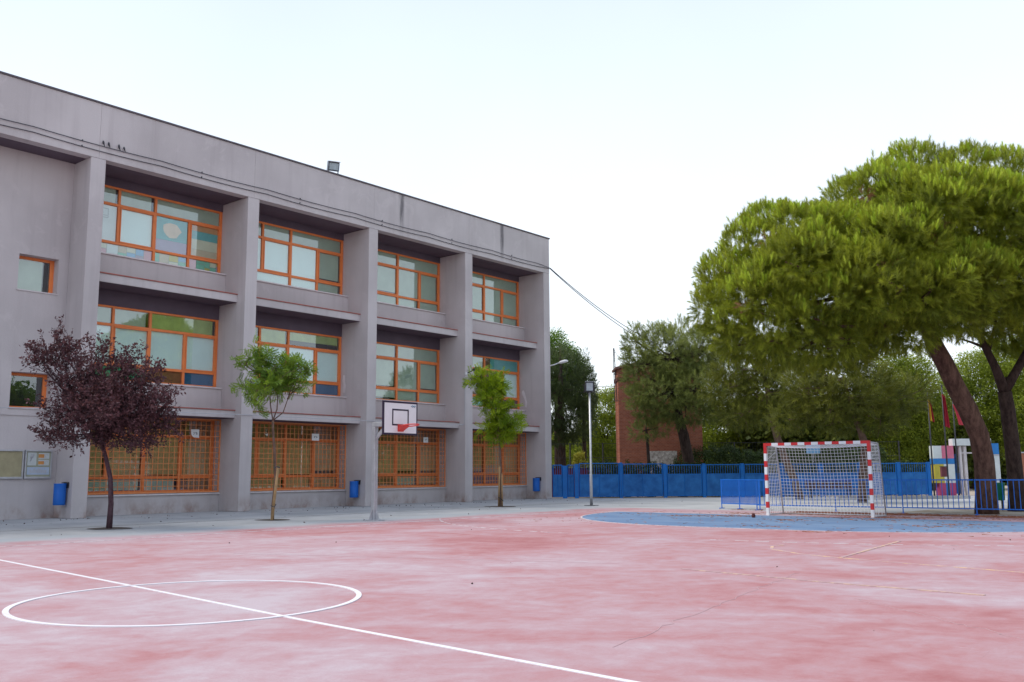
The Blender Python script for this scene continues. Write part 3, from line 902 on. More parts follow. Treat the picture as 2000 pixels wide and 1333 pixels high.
for k, (lab, _, a, b, z0, z1) in enumerate(PP):
    pr = thing("paper_sheet", (WL + .032, (a + b) / 2, z0), lab, "paper", "papers on the notice board")
    part("sheet", MB().box(WL + .032, WL + .034, a, b, z0, z1), PALEB if k == 3 else PALEP, pr)
    ink = MB()
    if k in (1, 2):
        part("print_block", MB().box(WL + .036, WL + .037, a, a + .17, z0 + .03, z1 - .04), P_ORANGE, pr)
        ink.tube([(WL + .038, b - .08 + .045 * math.cos(q * .7), (z0 + z1) / 2 + .05 * math.sin(q * .7)) for q in range(7)], .006, 4)
    elif k == 0:
        for q in range(6): ink.tube([(WL + .038, random.uniform(a + .06, b - .05), random.uniform(z0 + .1, z1 - .03)) for _ in range(3)], .005, 4)
    else:
        for q in range(9): ink.box(WL + .036, WL + .037, a + .08 + q * .058, a + .115 + q * .058, z0 + .05, z0 + .05 + random.uniform(.08, .14))
    part("print", ink, GREYP, pr)

# white class signs behind the grilles
def text_mesh(name, body, size, mat):
    cu = bpy.data.curves.new(name, 'FONT'); cu.body = body; cu.size = size; cu.align_x = 'CENTER'; cu.align_y = 'CENTER'; cu.extrude = 0.001
    o = bpy.data.objects.new(name, cu)
    COL.objects.link(o)
    bpy.context.view_layer.update()
    me = bpy.data.meshes.new_from_object(o.evaluated_get(bpy.context.evaluated_depsgraph_get()))
    bpy.data.objects.remove(o)
    me.name = name
    me.materials.clear(); me.materials.append(mat)
    return me


def text_on_x(name, body, size, mat, parent, wloc):
    o = inst(name, text_mesh(name, body, size, mat), parent, wloc)
    o.rotation_euler = (math.pi / 2, 0, math.pi / 2)
    return o


for y0_, y1_, z0_, z1_, body, lab, cutc in ((17.83, 18.15, 2.57, 2.86, "3\u00baB", "white class sign with a curling corner on the leftmost grille", True), (23.08, 23.43, 2.58, 2.85, "4\u00baA", "white class sign on the grille left of the basketball board", False), (29.20, 29.49, 2.62, 2.86, "4\u00ba", "white class sign on the grille below and right of the hoop", False)):
    xs = -29.625
    sg = thing("class_sign", (xs, (y0_ + y1_) / 2, z0_), lab, "sign", "class signs on the grilles")
    m = MB()
    if cutc:
        pts = [(y1_, z0_), (y1_, z1_), (y0_, z1_), (y0_ + .01, z0_ + .15), (y0_ + .05, z0_ + .06), (y0_ + .12, z0_ + .015)]
    else:
        pts = [(y1_, z0_), (y1_, z1_), (y0_, z1_), (y0_, z0_ + .01)]
    n = len(pts)
    m.add([(xs, a, b) for a, b in pts] + [(xs + .003, a, b) for a, b in pts], [tuple(range(n)), tuple(reversed(range(n, 2 * n)))] + [(k, (k + 1) % n, n + (k + 1) % n, n + k) for k in range(n)])
    part("card", m, PAPER, sg)
    text_on_x("lettering", body, .12, INK, sg, (xs + .0045, (y0_ + y1_) / 2 + .01, (z0_ + z1_) / 2))

# ------------------------------------------------------------------ basketball hoop
hp = thing("basketball_hoop", (-19.55, 17.37, 0), "small basketball hoop with white board on a bent grey post", "basketball hoop")
px, py = -19.55, 17.40
part("post", MB().box(px - .065, px + .065, py - .065, py + .065, .02, 2.56), GALV, hp, bevel=.012)
bp_ = MB().box(px - .21, px + .21, py - .21, py + .21, 0.004, .03)
for dx, dy in ((1, 0), (-1, 0), (0, 1), (0, -1)):
    v = [(px + dx * .066 + dy * .012, py + dy * .066 + dx * .012, .03), (px + dx * .19 + dy * .012, py + dy * .19 + dx * .012, .03), (px + dx * .066 + dy * .012, py + dy * .066 + dx * .012, .34),
         (px + dx * .066 - dy * .012, py + dy * .066 - dx * .012, .03), (px + dx * .19 - dy * .012, py + dy * .19 - dx * .012, .03), (px + dx * .066 - dy * .012, py + dy * .066 - dx * .012, .34)]
    bp_.add(v, [(0, 1, 2), (5, 4, 3), (0, 3, 4, 1), (1, 4, 5, 2), (2, 5, 3, 0)])
part("base_plate", bp_, GALV, hp)
bx = -18.22; by = 17.10
part("arm", MB().box(px - .065, bx - .06, py - .06, py + .06, 2.563, 2.69), GALV, hp, bevel=.01)
part("brace", MB().bar((px + .05, py, 2.25), (px + .42, py, 2.56), .05, .09), GALV, hp)
part("strut", MB().bar((bx - .07, py, 2.62), (bx - .03, by - .4, 2.9), .03).bar((bx - .07, py, 2.62), (bx - .03, by + .5, 2.9), .03).box(bx - .06, bx - .03, by - .45, by + .5, 2.55, 2.70), GALV, hp)
B0, B1, Z0, Z1 = by - .62, by + .62, 2.295, 3.175
part("backboard", MB().box(bx - .028, bx, B0, B1, Z0, Z1), WHITEP, hp)
e = .045; q = bx + .004
part("board_border", MB().box(bx - .034, q, B0 - .004, B1 + .004, Z1 - e, Z1 + .004).box(bx - .034, q, B0 - .004, B1 + .004, Z0 - .004, Z0 + e).box(bx - .034, q, B0 - .004, B0 + e, Z0 + e, Z1 - e).box(bx - .034, q, B1 - e + .01, B1 + .004, Z0 + e, Z1 - e), BORDER, hp)
s0, s1, t0, t1, e2 = by - .30, by + .30, 2.535, 2.975, .042
part("target_square", MB().box(bx + .001, q, s0, s1, t1 - e2, t1).box(bx + .001, q, s0, s1, t0, t0 + e2).box(bx + .001, q, s0, s0 + e2, t0 + e2, t1 - e2).box(bx + .001, q, s1 - e2, s1, t0 + e2, t1 - e2), BORDER, hp)
rz = 2.52; rc_ = Vector((bx + .39, by, rz + .015))
ring = [rc_ + Vector((.225 * math.cos(a), .225 * math.sin(a), .02 * math.cos(a))) for a in np.linspace(0, 2 * math.pi, 32, endpoint=False)]
part("ring", MB().tube(ring, .016, 8, closed=True), HOOPRED, hp, True)
br = MB().box(bx + .005, bx + .02, by - .10, by + .10, rz - .14, rz + .05)
br.add([(bx + .02, by - .09, rz + .02), (bx + .02, by + .09, rz + .02), (bx + .22, by + .13, rz + .02), (bx + .22, by - .13, rz + .02), (bx + .02, by - .09, rz - .13), (bx + .02, by + .09, rz - .13), (bx + .20, by + .12, rz - .02), (bx + .20, by - .12, rz - .02)],
       [(0, 1, 2, 3), (4, 7, 6, 5), (0, 3, 7, 4), (1, 5, 6, 2), (2, 6, 7, 3)])
part("ring_bracket", br, HOOPRED, hp)
LOGO = pm("grey_blue_print", (0.16, 0.30, 0.42), 0.6, 0.1, 8)
lg = MB()
lg.tube([(q + .001, by + .39 + .16 * k / 8, 3.06 + .018 * math.sin(k * 1.9)) for k in range(9)], .010, 4)
lg.tube([(q + .001, by + .42 + .12 * k / 6, 3.085 + .012 * math.sin(k * 1.4)) for k in range(7)], .006, 4)
part("printed_mark", lg, LOGO, hp)

# ------------------------------------------------------------------ handball goal
goal = thing("handball_goal", (-10.46, 25.78, 0), "red and white banded handball goal with a white net", "goal")
GH, PT = 2.08, .08
gy0, gy1 = 25.74, 25.82


def banded(parts, mk):
    m = MB()
    for a, b, c in parts: mk(m, a, b, c)
    return m


zb = [(0, .22, 0)]; z = .22; c = 1
while z < GH - .36:
    h = .175 if c else .215
    zb.append((z, z + h, c)); z += h; c = 1 - c
if c == 1: zb.append((z, GH, 1))
else: zb.append((z, GH - .30, 0)); zb.append((GH - .30, GH, 1))
for xa in (-12.0, -9.0):
    part("post", banded(zb, lambda m, a, b, c: m.box(xa, xa + PT, gy0, gy1, a, b, c)), [WHITEP, REDP], goal)
xb = [(-12.0 + PT, -11.75, 1)]; x = -11.75; tot = (-9.0 - .17) - x
u = tot / 13
for k in range(13): xb.append((x + u * k, x + u * (k + 1), k % 2))
xb.append((x + tot, -9.0, 1))
part("crossbar", banded(xb, lambda m, a, b, c: m.box(a, b, gy0, gy1, GH - PT, GH, c)), [WHITEP, REDP], goal)
bf = MB()
TD, BD = .72, 1.0
for xx in (-11.96, -8.96):
    bf.tube([(xx, gy1, GH - .04), (xx, gy1 + TD - .1, GH - .06), (xx, gy1 + TD, GH - .16), (xx, gy1 + BD, .05)], .02, 8)
    bf.tube([(xx, gy1, .03), (xx, gy1 + BD, .03)], .018, 8)
    bf.tube([(xx, gy1 + TD, GH - .22), (xx + .001, gy1, GH - .5)], .008, 6)
bf.tube([(-11.96, gy1 + BD, .03), (-8.96, gy1 + BD, .03)], .018, 8)
part("back_frame", bf, GALV, goal, True)
nt_ = MB()
cr_ = .0050
def cord(pts): nt_.tube(pts, cr_, 3, cap=False)
def backpt(x, s):      # s 0 (top) .. 1 (bottom); sagging between the frame tubes
    k = (x + 11.96) / 3.0
    sg = math.sin(math.pi * k) * .05
    if s < .3: return Vector((x, gy1 + TD * (s / .3), GH - .05 - .06 * (s / .3) - sg * math.sin(math.pi * s / .3 * .5)))
    f = (s - .3) / .7
    return Vector((x, gy1 + TD + (BD - TD) * f + .05 * math.sin(math.pi * f) - sg * .6, (GH - .11 - sg) * (1 - f) + .02 * f))
nx = 31
for k in range(nx + 1):
    x = -11.96 + 3.0 * k / nx
    jx = random.uniform(-.008, .008)
    cord([backpt(x + jx, s) for s in np.linspace(0, 1, 14)])
for s in np.linspace(.02, 1, 30):
    cord([backpt(-11.96 + 3.0 * k / 12, s) for k in range(13)])
for xx in (-11.96, -8.96):
    for zz in np.linspace(.06, GH - .1, 21):
        dd = TD + (BD - TD) * (1 - zz / GH)
        cord([(xx, gy1, zz), (xx + .02, gy1 + dd * .5, zz - .015), (xx, gy1 + dd, zz)])
    for k in range(9):
        f = k / 8
        cord([(xx, gy1 + TD * f, GH - .05), (xx + .015, gy1 + (TD + BD) / 2 * f, 1.0), (xx, gy1 + BD * f, .04)])
part("net", nt_, NETM, goal)

# ------------------------------------------------------------------ floodlight pole on the court edge
pl = thing("floodlight_pole", (-21.08, 29.85, 0), "slim grey pole with a square floodlight in front of the blue gate", "lamp post")
part("pole", MB().tube([(-21.08, 29.85, 0.0), (-21.08, 29.85, 1.2), (-21.07, 29.85, 1.22), (-21.07, 29.85, 4.38)], [.058, .058, .045, .04], 10), GALV, pl, True)
part("base_plate", MB().box(-21.28, -20.88, 29.65, 30.05, .003, .02), DARKM, pl)
fd = Vector((0.62, -0.75, -0.18)).normalized(); fs = Vector((.76, .64, 0)).normalized(); fu = fd.cross(fs).normalized()
if fu.z < 0: fu = -fu
lc = Vector((-21.05, 29.82, 4.60))
part("lamp_housing", MB().obox(lc, fd, fs, fu, .10, .17, .20), DARKM, pl, bevel=.02)
part("lamp_glass", MB().obox(lc + fd * .102, fd, fs, fu, .006, .125, .15), LAMPG, pl)
part("bracket", MB().obox(lc - fu * .225, fd, fs, fu, .03, .10, .02).bar(lc + fs * .19 - fu * .21, lc + fs * .19 + fu * .02, .025).bar(lc - fs * .19 - fu * .21, lc - fs * .19 + fu * .02, .025).bar(lc + Vector((0, 0, .18)), lc + Vector((.05, .02, .34)), .02), DARKM, pl)

# street lamp looking round the corner of the school
sl = thing("street_lamp", (-30.75, 39.0, 0), "street lamp with a pale head reaching out behind the school corner", "lamp post")
part("pole", MB().tube([(-30.75, 39.0, 0), (-30.75, 39.0, 6.6), (-30.6, 39.15, 6.85)], [.08, .06, .05], 8), GALV, sl, True)
part("arm", MB().tube([(-30.6, 39.15, 6.85), (-30.2, 39.5, 6.98), (-29.95, 39.7, 7.10)], [.04, .035, .035], 8), GALV, sl, True)
part("lamp_head", MB().tube([(-30.0, 39.66, 7.08), (-29.88, 39.76, 7.13), (-29.72, 39.89, 7.18), (-29.60, 39.99, 7.19)], [.035, .085, .09, .04], 10), WHITEP, sl, True)

# ------------------------------------------------------------------ blue barriers
bar_me = MB().box(-.009, .009, -.009, .009, 0, .80).mesh("barrier_bar", BLUEB)
def barrier(a, b, label, pitch=.135, feet=None):
    a = Vector((a[0], a[1], 0)); b = Vector((b[0], b[1], 0)); d = (b - a); L = d.length; u = d.normalized()
    t_ = thing("crowd_barrier", a, label, "barrier", "blue railings behind the goal")
    m = MB().bar(a + Vector((0, 0, .985)), b + Vector((0, 0, .985)), .035).bar(a + Vector((0, 0, .175)), b + Vector((0, 0, .175)), .03)
    part("rail", m, BLUEB, t_)
    for s in (feet or (0.0085, L - 0.012)):
        p = a + u * s
        part("post", MB().bar(p + Vector((0, 0, .0)), p + Vector((0, 0, .966)), .026), BLUEB, t_)
        part("foot", MB().obox(p + Vector((0, 0, .012)), u, Vector((-u.y, u.x, 0)), (0, 0, 1), .03, .11, .012), BLUEB, t_)
    n = int(L / pitch)
    for k in range(1, n):
        inst("bar", bar_me, t_, a + u * (L * k / n) + Vector((0, 0, .175)), math.atan2(u.y, u.x))
    return t_


barrier((-15.55, 29.82), (-13.85, 29.30), "closely barred blue railing left of the goal, nearly solid to the eye", .052, (0.02, .85, 1.75))
xs = [-13.82, -11.20, -9.18, -7.16, -5.14, -3.12]
labs = ["blue railing behind the left half of the goal net", "blue railing behind the right half of the goal net", "blue railing just right of the goal, in front of the coloured portal", "blue railing in front of the big leaning pine trunk", "rightmost blue railing, cut by the picture edge"]
for k in range(5):
    barrier((xs[k] + .012, 28.92), (xs[k + 1] - .012, 28.92), labs[k], feet=(0.012, xs[k + 1] - xs[k] - .036) if k == 4 else (0.012,))

# ------------------------------------------------------------------ blue perimeter fence and gate (square to the view, along the street)
FA = Vector((-28.48, 36.96, 0)); FB = Vector((-13.85, 49.25, 0))
FU = (FB - FA).normalized(); FN = Vector((FU.y, -FU.x, 0))
def fp(s, z=0, off=0): return FA + FU * s + FN * off + Vector((0, 0, z))
FLEN = (FB - FA).length
fbar = MB().box(-.009, .009, -.009, .009, 0, .47).mesh("fence_bar", BLUEF2)
fence = thing("metal_fence", FA, "long blue sheet metal fence with barred top behind the goal", "fence")
gate = thing("metal_gate", fp(3.4), "double leaf blue metal gate behind the slim floodlight pole", "gate")
ang = math.atan2(FU.y, FU.x)


def leaf(own, s0, s1, z0=.07, z1=1.14, zt=1.63, frame=True):
    lf = MB().obox(fp((s0 + s1) / 2, (z0 + z1) / 2), FU, FN, (0, 0, 1), (s1 - s0) / 2 - .03, .012, (z1 - z0) / 2)
    part("sheet_panel", lf, BLUEF, own)
    r = MB()
    for zz in (z0 + .02, z1, zt):
        r.bar(fp(s0 + .03, zz), fp(s1 - .03, zz), .045)
    for s in (s0 + .03, s1 - .03): r.bar(fp(s, z0), fp(s, zt), .045)
    n = max(2, round((s1 - s0) / 1.2))
    for k in range(1, n): r.bar(fp(s0 + (s1 - s0) * k / n, z0, .02), fp(s0 + (s1 - s0) * k / n, z1, .02), .02)
    part("frame", r, BLUEF2, own)
    n = round((s1 - s0) / .125)
    for k in range(1, n):
        inst("bar", fbar, own, fp(s0 + .03 + (s1 - s0 - .06) * k / n, z1 + .02), ang)


def fpost(own, s, wd=.12, zt=1.68):
    part("post", MB().obox(fp(s, zt / 2), FU, FN, (0, 0, 1), wd / 2, .05, zt / 2), BLUEF2, own)


# small gate then double gate then fixed bays
leaf(fence, .05, .55); fpost(fence, .66, .22, 1.60); leaf(fence, .78, 1.12); fpost(fence, 1.24, .20)
leaf(gate, 1.36, 3.36, zt=1.70); leaf(gate, 3.50, 5.52, zt=1.66)
fpost(gate, 3.40, .07, 1.74); fpost(gate, 3.48, .07, 1.74)
ss = [5.62, 7.55, 9.45, 11.4, 13.35, 15.3, 17.2, 18.7]
for k, s in enumerate(ss):
    fpost(fence, s, .17, 1.66)
    if k < len(ss) - 1: leaf(fence, s + .09, ss[k + 1] - .09, zt=1.60)

# ------------------------------------------------------------------ coloured entrance portal
por = thing("entrance_portal", (-13.098, 50.564, -0.18), "portal with colour block piers and a white lintel behind the leaning pine", "gateway")
PU = FU
def pblock(pxc, py0, py1, wpx, mat, name, d=46.3, dep=.45, off=0):
    c = Vector((-13.737, 49.601, 0.715))
    return c
PA = Vector((-14.109, 49.441, -0.114)); PA.z = 0
def pp(s, z=0, o=0): return PA + FU * s + FN * o + Vector((0, 0, z))
def blk(name, s0, s1, z0, z1, mat, o=0.0, dp=.22):
    return part(name, MB().obox(pp((s0 + s1) / 2, (z0 + z1) / 2, o), FU, FN, (0, 0, 1), (s1 - s0) / 2 - .002, dp, (z1 - z0) / 2 - .002), mat, por)
C_WHITE = pm("portal_white", (0.62, 0.66, 0.66), 0.7, 0.1, 3); C_PINK = pm("portal_pink", (0.62, 0.17, 0.26), 0.7, 0.12, 3)
C_BLUE = pm("portal_blue", (0.03, 0.20, 0.52), 0.7, 0.1, 3); C_YEL = pm("portal_yellow", (0.50, 0.42, 0.06), 0.7, 0.12, 3); C_MAG = pm("portal_magenta", (0.40, 0.06, 0.16), 0.7, 0.12, 3)
blk("colour_block", 0, .42, 1.83, 2.46, C_WHITE); blk("colour_block", .42, 1.02, 1.83, 2.46, C_PINK)
blk("colour_block", 0, 1.02, 1.55, 1.83, C_BLUE)
blk("colour_block", .03, .48, .62, 1.55, C_YEL); blk("colour_block", .48, 1.02, .62, 1.55, C_WHITE)
blk("colour_block", .2, .52, 0, .62, C_MAG); blk("colour_block", .72, 1.02, 0, .62, C_MAG); blk("colour_block", .52, .72, 0, .62, C_BLUE)
blk("lintel", .98, 2.9, 2.46, 2.80, C_WHITE, .05)
blk("jamb", 1.36, 1.48, 0, 2.44, SILL, .02, .08); blk("jamb", 1.58, 1.72, 0, 2.44, SILL, .02, .08); blk("transom", 1.36, 2.2, 2.06, 2.13, SILL, .03, .06)
for k in range(4): blk("gate_bar", 1.06 + k * .07, 1.08 + k * .07, .1, 2.05, BLUEF2, .0, .012)
blk("gate_sheet", 1.05, 1.35, .08, 1.1, BLUEF, -.03, .012)
blk("colour_block", 2.9, 3.28, 2.02, 2.56, C_BLUE); blk("pier_band", 2.9, 3.28, 1.94, 2.02, GREYP, .01); blk("colour_block", 2.98, 3.28, .62, 1.94, C_WHITE); blk("colour_block", 2.88, 2.98, .62, 1.94, C_PINK); blk("colour_block", 2.9, 3.28, 0, .62, P_GREEN)

lw = thing("brick_wall", pp(4.0, 0, .3), "orange brown rendered wall at the right picture edge behind the pines", "wall")
part("wall", MB().obox(pp(6.6, 1.03, .3), FU, FN, (0, 0, 1), 2.6, .12, 1.03), pm("orange_brown_render", (0.36, 0.14, 0.08), 0.9, 0.15, 2), lw)
part("coping", MB().obox(pp(6.6, 2.09, .3), FU, FN, (0, 0, 1), 2.62, .16, .03), GREYP, lw)
redw = thing("low_wall", fp(0.2, 0, -3.0), "dark red low wall seen through the bars of the blue gate", "wall")
part("wall", MB().obox(fp(1.2, .72, -3.0), FU, FN, (0, 0, 1), 1.95, .12, .72), pm("dark_red_render", (0.16, 0.025, 0.03), 0.9, 0.2, 2), redw)
part("coping", MB().obox(fp(1.2, 1.47, -3.0), FU, FN, (0, 0, 1), 1.97, .15, .03), pm("dark_red_coping", (0.11, 0.03, 0.035), 0.9, 0.2, 2), redw)

# kerb in front of the portal
kb = MB(); ka = Vector((-15.713, 41.128, -0.192)); kb2 = Vector((-11.312, 44.824, -0.233)); ka.z = kb2.z = 0
kb.bar(ka + Vector((0, 0, .07)), kb2 + Vector((0, 0, .07)), .2, .14)
structure("kerb", kb, CONC)
structure("sand_bed", MB().quad((-9.6, 29.2, .004), (4, 29.2, .004), (4, 35.5, .004), (-9.0, 34.5, .004)), EARTH)

# green bins hung beside the pine trunks
for (px_, lab) in (((-7.306, 32.483, 0.578), "green bin hanging between the two big pine trunks"), ((-6.727, 32.99, 0.462), "green bin at the right picture edge behind the railing")):
    x, y, z = px_
    t_ = thing("green_bin", (x, y, z - .3), lab, "litter bin")
    part("bucket", MB().tube([(x, y, z - .27), (x, y, z - .25), (x, y, z + .26), (x, y, z + .28)], [.10, .125, .15, .155], 14), pm("green_bin_plastic", (0.01, 0.22, 0.12), 0.5, 0.1, 4), t_, True)
    part("post", MB().bar((x, y + .19, 0), (x, y + .19, z + .4), .05), DARKM, t_)

# bench in front of the fence seen through the net
bc = Vector((-16.941, 43.168, 0.315)); bc.z = 0
bn_ = thing("park_bench", bc, "dark slatted bench in front of the blue fence, seen through the net", "bench")
BROWN = pm("weathered_bench_wood", (0.13, 0.07, 0.055), 0.8, 0.2, 5)
for k in range(3): part("slat", MB().obox(bc + Vector((0, 0, .52 + .15 * k)) + FN * -.12, FU, FN, (0, 0, 1), 1.1, .015, .05), BROWN, bn_)
for k in range(3): part("slat", MB().obox(bc + Vector((0, 0, .43)) + FN * (.0 + .13 * k), FU, FN, (0, 0, 1), 1.1, .05, .015), BROWN, bn_)
for s in (-.9, .9): part("leg", MB().bar(bc + FU * s + FN * .2, bc + FU * s + FN * .2 + Vector((0, 0, .41)), .05).bar(bc + FU * s - FN * .14, bc + FU * s - FN * .14 + Vector((0, 0, .9)), .05).bar(bc + FU * s - FN * .14 + Vector((0, 0, .39)), bc + FU * s + FN * .2 + Vector((0, 0, .39)), .04), DARKM, bn_)

# panels glimpsed over the fence through the net
for (p_, wd, hg, mt, nm, lab, cat) in (((-19.575, 47.954, 2.41), .36, .24, P_SKY, "street_sign", "small light blue sign on a pole seen through the goal net", "sign"),):
    t_ = thing(nm, (p_[0], p_[1], 0), lab, cat)
    part("plate", MB().obox(p_, FU, FN, (0, 0, 1), wd, .01, hg), mt, t_)
    part("pole", MB().tube([(p_[0] - FN.x * .05, p_[1] - FN.y * .05, 0), (p_[0] - FN.x * .05, p_[1] - FN.y * .05, p_[2] + .2)], .03, 8), GALV, t_)
hz_ = Vector((-26.44, 72.435, 2.8)); hs = thing("distant_house", (hz_.x, hz_.y, 0), "peach house wall glimpsed through the trees above the goal net", "house")
PEACH = pm("peach_render", (0.62, 0.36, 0.24), 0.85, 0.08, 1)
part("wall", MB().obox((hz_.x, hz_.y, 1.6), FU, FN, (0, 0, 1), 1.3, .5, 1.6), PEACH, hs)
part("roof", MB().obox((hz_.x, hz_.y, 3.27), FU, FN, (0, 0, 1), 1.4, .6, .07), COPING, hs)
wn_ = part("window", MB().obox(Vector((hz_.x, hz_.y, 2.3)) + FN * .51, FU, FN, (0, 0, 1), .25, .02, .35), DARKM, hs)

# ------------------------------------------------------------------ brick tower with mast
tw = thing("brick_tower", (-27.555, 45.691, -0.15), "tall square red brick tower behind the blue fence and pines", "tower")
TO = Vector((-29.102, 44.042, 1.762)); TO.z = 0
TW = (Vector((-25.534, 47.038, 1.729)) - Vector((-29.102, 44.042, 1.762))).length
def tp(s_, d_, z): return TO + FU * s_ - FN * d_ + Vector((0, 0, z))
def tblock(name, s0, s1, d0, d1, z0, z1, z1r, mat):
    v = [tp(s0, d0, z0), tp(s1, d0, z0), tp(s1, d1, z0), tp(s0, d1, z0), tp(s0, d0, z1), tp(s1, d0, z1r), tp(s1, d1, z1r), tp(s0, d1, z1)]
    return part(name, MB().add(v, [(0, 3, 2, 1), (4, 5, 6, 7), (0, 1, 5, 4), (1, 2, 6, 5), (2, 3, 7, 6), (3, 0, 4, 7)]), mat, tw)
tblock("wall", 0, TW, 0, 1.7, 0, 6.38, 6.38, BRICK)
tblock("string_course", -.05, TW + .05, -.05, 1.75, 6.383, 6.56, 6.56, pm("dark_brick_course", (0.14, 0.05, 0.04), .9, .2, 4))
tblock("upper_wall", 0, TW, 0, 1.7, 6.563, 7.05, 8.1, BRICK)
rf = MB(); o_ = .15
v = [tp(-o_, -o_, 7.02), tp(TW + o_, -o_, 8.136), tp(TW + o_, 1.7 + o_, 8.136), tp(-o_, 1.7 + o_, 7.02)]
rf.add([tuple(q) for q in v] + [tuple(q + Vector((0, 0, .13))) for q in v], [(0, 3, 2, 1), (4, 5, 6, 7), (0, 1, 5, 4), (1, 2, 6, 5), (2, 3, 7, 6), (3, 0, 4, 7)])
part("roof", rf, pm("brown_roof_edge", (0.20, 0.10, 0.08), .8, .2, 3), tw)
tblock("plaster_patch", 1.55, 3.2, -.012, -.002, .9, 2.42, 2.42, pm("flaking_white_plaster", (0.26, 0.22, 0.20), 0.9, 0.25, 7.0, c2=(0.60, 0.58, 0.57), detail=8))
ms = MB()
for dx in (0, .14): ms.bar(tp(-.22 + dx, .1, 5.2), tp(-.22 + dx * .3, .1, 8.25), .03)
for k in range(8): ms.bar(tp(-.22, .1, 5.3 + k * .36), tp(-.12, .1, 5.5 + k * .36), .018)
ms.bar(tp(-.25, .1, 5.25), tp(.0, .12, 5.25), .03).bar(tp(-.25, .1, 6.75), tp(.0, .12, 6.75), .03)
ms.bar(tp(-.18, .1, 8.2), tp(.3, .2, 7.2), .012)
part("mast", ms, DARKM, tw)
for q, z in enumerate((5.72, 5.35)):
    a = tp(-.24, .1, z + .35); b = Vector(((-38.111, 48.632, 7.391), (-38.156, 48.681, 6.918))[q])
    t_ = thing("power_line", a, "%s thin wire from the brick tower mast to the left" % ("upper" if q == 0 else "lower"), "cable", "wires at the tower mast")
    part("wire", MB().tube(sag(a, b, 14, .12), .012, 4), BLACKR, t_)

# ------------------------------------------------------------------ flags
FLAGR = pm("dark_red_cloth", (0.34, 0.012, 0.03), .8, .15, 3); FLAGY = pm("yellow_cloth", (0.60, 0.36, 0.03), .8, .15, 3); FLAGP = pm("bright_red_cloth", (0.58, 0.06, 0.09), .8, .12, 3)
for (p0, hh, wd, mats, lab, lean) in (((-13.05, 45.773, 4.59), 1.05, .20, (FLAGY, FLAGR), "limp yellow and red flag, leftmost of the three", .05), ((-12.519, 46.184, 4.775), 1.50, .24, (FLAGR, FLAGR), "limp dark red flag, middle of the three", .02), ((-12.18, 46.556, 4.298), .95, .46, (FLAGP, FLAGP), "bright red flag half hidden by the leaning pine trunk", .22)):
    p0 = Vector(p0)
    pt = thing("flagpole", (p0.x, p0.y, 0), "dark flagpole carrying the " + lab.replace(", leftmost of the three", "").replace(", middle of the three", "").replace(" half hidden by the leaning pine trunk", " beside the pine trunk"), "flagpole", "flagpoles by the portal")
    part("pole", MB().tube([(p0.x, p0.y, 0), (p0.x, p0.y, p0.z + .35)], [.04, .028], 8), DARKM, pt, True)
    part("finial", MB().tube([(p0.x, p0.y, p0.z + .35), (p0.x, p0.y, p0.z + .39), (p0.x, p0.y, p0.z + .43)], [.03, .045, .01], 8), DARKM, pt, True)
    ft = thing("flag", p0, lab, "flag", "flags on the poles by the portal")
    for half in (0, 1):
        m = MB(); rows = 12; cols = 5; v = []
        for r in range(rows + 1):
            fz = r / rows
            for c in range(cols + 1):
                fx = (c / cols) * .5 + half * .5
                swing = wd * fx * (.5 + .7 * fz) + lean * fz
                fold = .05 * math.sin(fx * 14 + fz * 3)
                q_ = p0 + FU * (swing - .04) + FN * (fold + .05) + Vector((0, 0, -hh * fz - .10 * fx))
                v.append(q_)
        f = [(r * (cols + 1) + c, r * (cols + 1) + c + 1, (r + 1) * (cols + 1) + c + 1, (r + 1) * (cols + 1) + c) for r in range(rows) for c in range(cols)]
        part("cloth_half", m.add(v, f), mats[half], ft, True)
bxp = Vector((-12.751, 46.389, 1.176)); t_ = thing("post_box", bxp, "dark red brown box fixed to the middle flagpole", "box")
part("box", MB().obox(bxp, FU, FN, (0, 0, 1), .13, .08, .23), P_MAROON, t_, bevel=.02)
part("lid", MB().obox(bxp + Vector((0, 0, .245)), FU, FN, (0, 0, 1), .145, .095, .012), DARKM, t_)

# ------------------------------------------------------------------ vegetation
def emit(name, tmpl, pos, rot, sc, tint, mat, parent=None, org=None):
    """tmpl (T,3,3) triangles; one transformed copy per position, joined in one mesh"""
    og = np.array(ORG[parent.name]) if parent is not None else np.array(org if org is not None else (0, 0, 0))
    N = len(pos); T = len(tmpl)
    V = np.einsum('nij,tkj->ntki', rot * sc[:, None, None], tmpl) + (pos - og)[:, None, None, :]
    V = V.reshape(-1, 3).astype(np.float32)
    me = bpy.data.meshes.new(name)
    nv = len(V)
    me.vertices.add(nv); me.vertices.foreach_set("co", V.ravel())
    me.loops.add(nv); me.loops.foreach_set("vertex_index", np.arange(nv, dtype=np.int32))
    me.polygons.add(nv // 3)
    me.polygons.foreach_set("loop_start", np.arange(0, nv, 3, dtype=np.int32))
    me.polygons.foreach_set("loop_total", np.full(nv // 3, 3, dtype=np.int32))
    at = me.attributes.new("tint", 'FLOAT', 'POINT')
    at.data.foreach_set("value", np.repeat(np.clip(tint, 0, 1), T * 3).astype(np.float32))
    me.materials.append(mat)
    me.update(calc_edges=True)
    o = bpy.data.objects.new(name, me)
    link(o, parent)
    if parent is None: o.location = og
    ORG[o.name] = Vector(og)
    return o


def frames(dirs):
    """rotation matrices whose z axis is dirs, random roll"""
    d = dirs / np.linalg.norm(dirs, axis=1, keepdims=True)
    a = rng.normal(size=d.shape)
    x = a - d * (a * d).sum(1, keepdims=True); x /= np.linalg.norm(x, axis=1, keepdims=True)
    y = np.cross(d, x)
    return np.stack([x, y, d], axis=2)


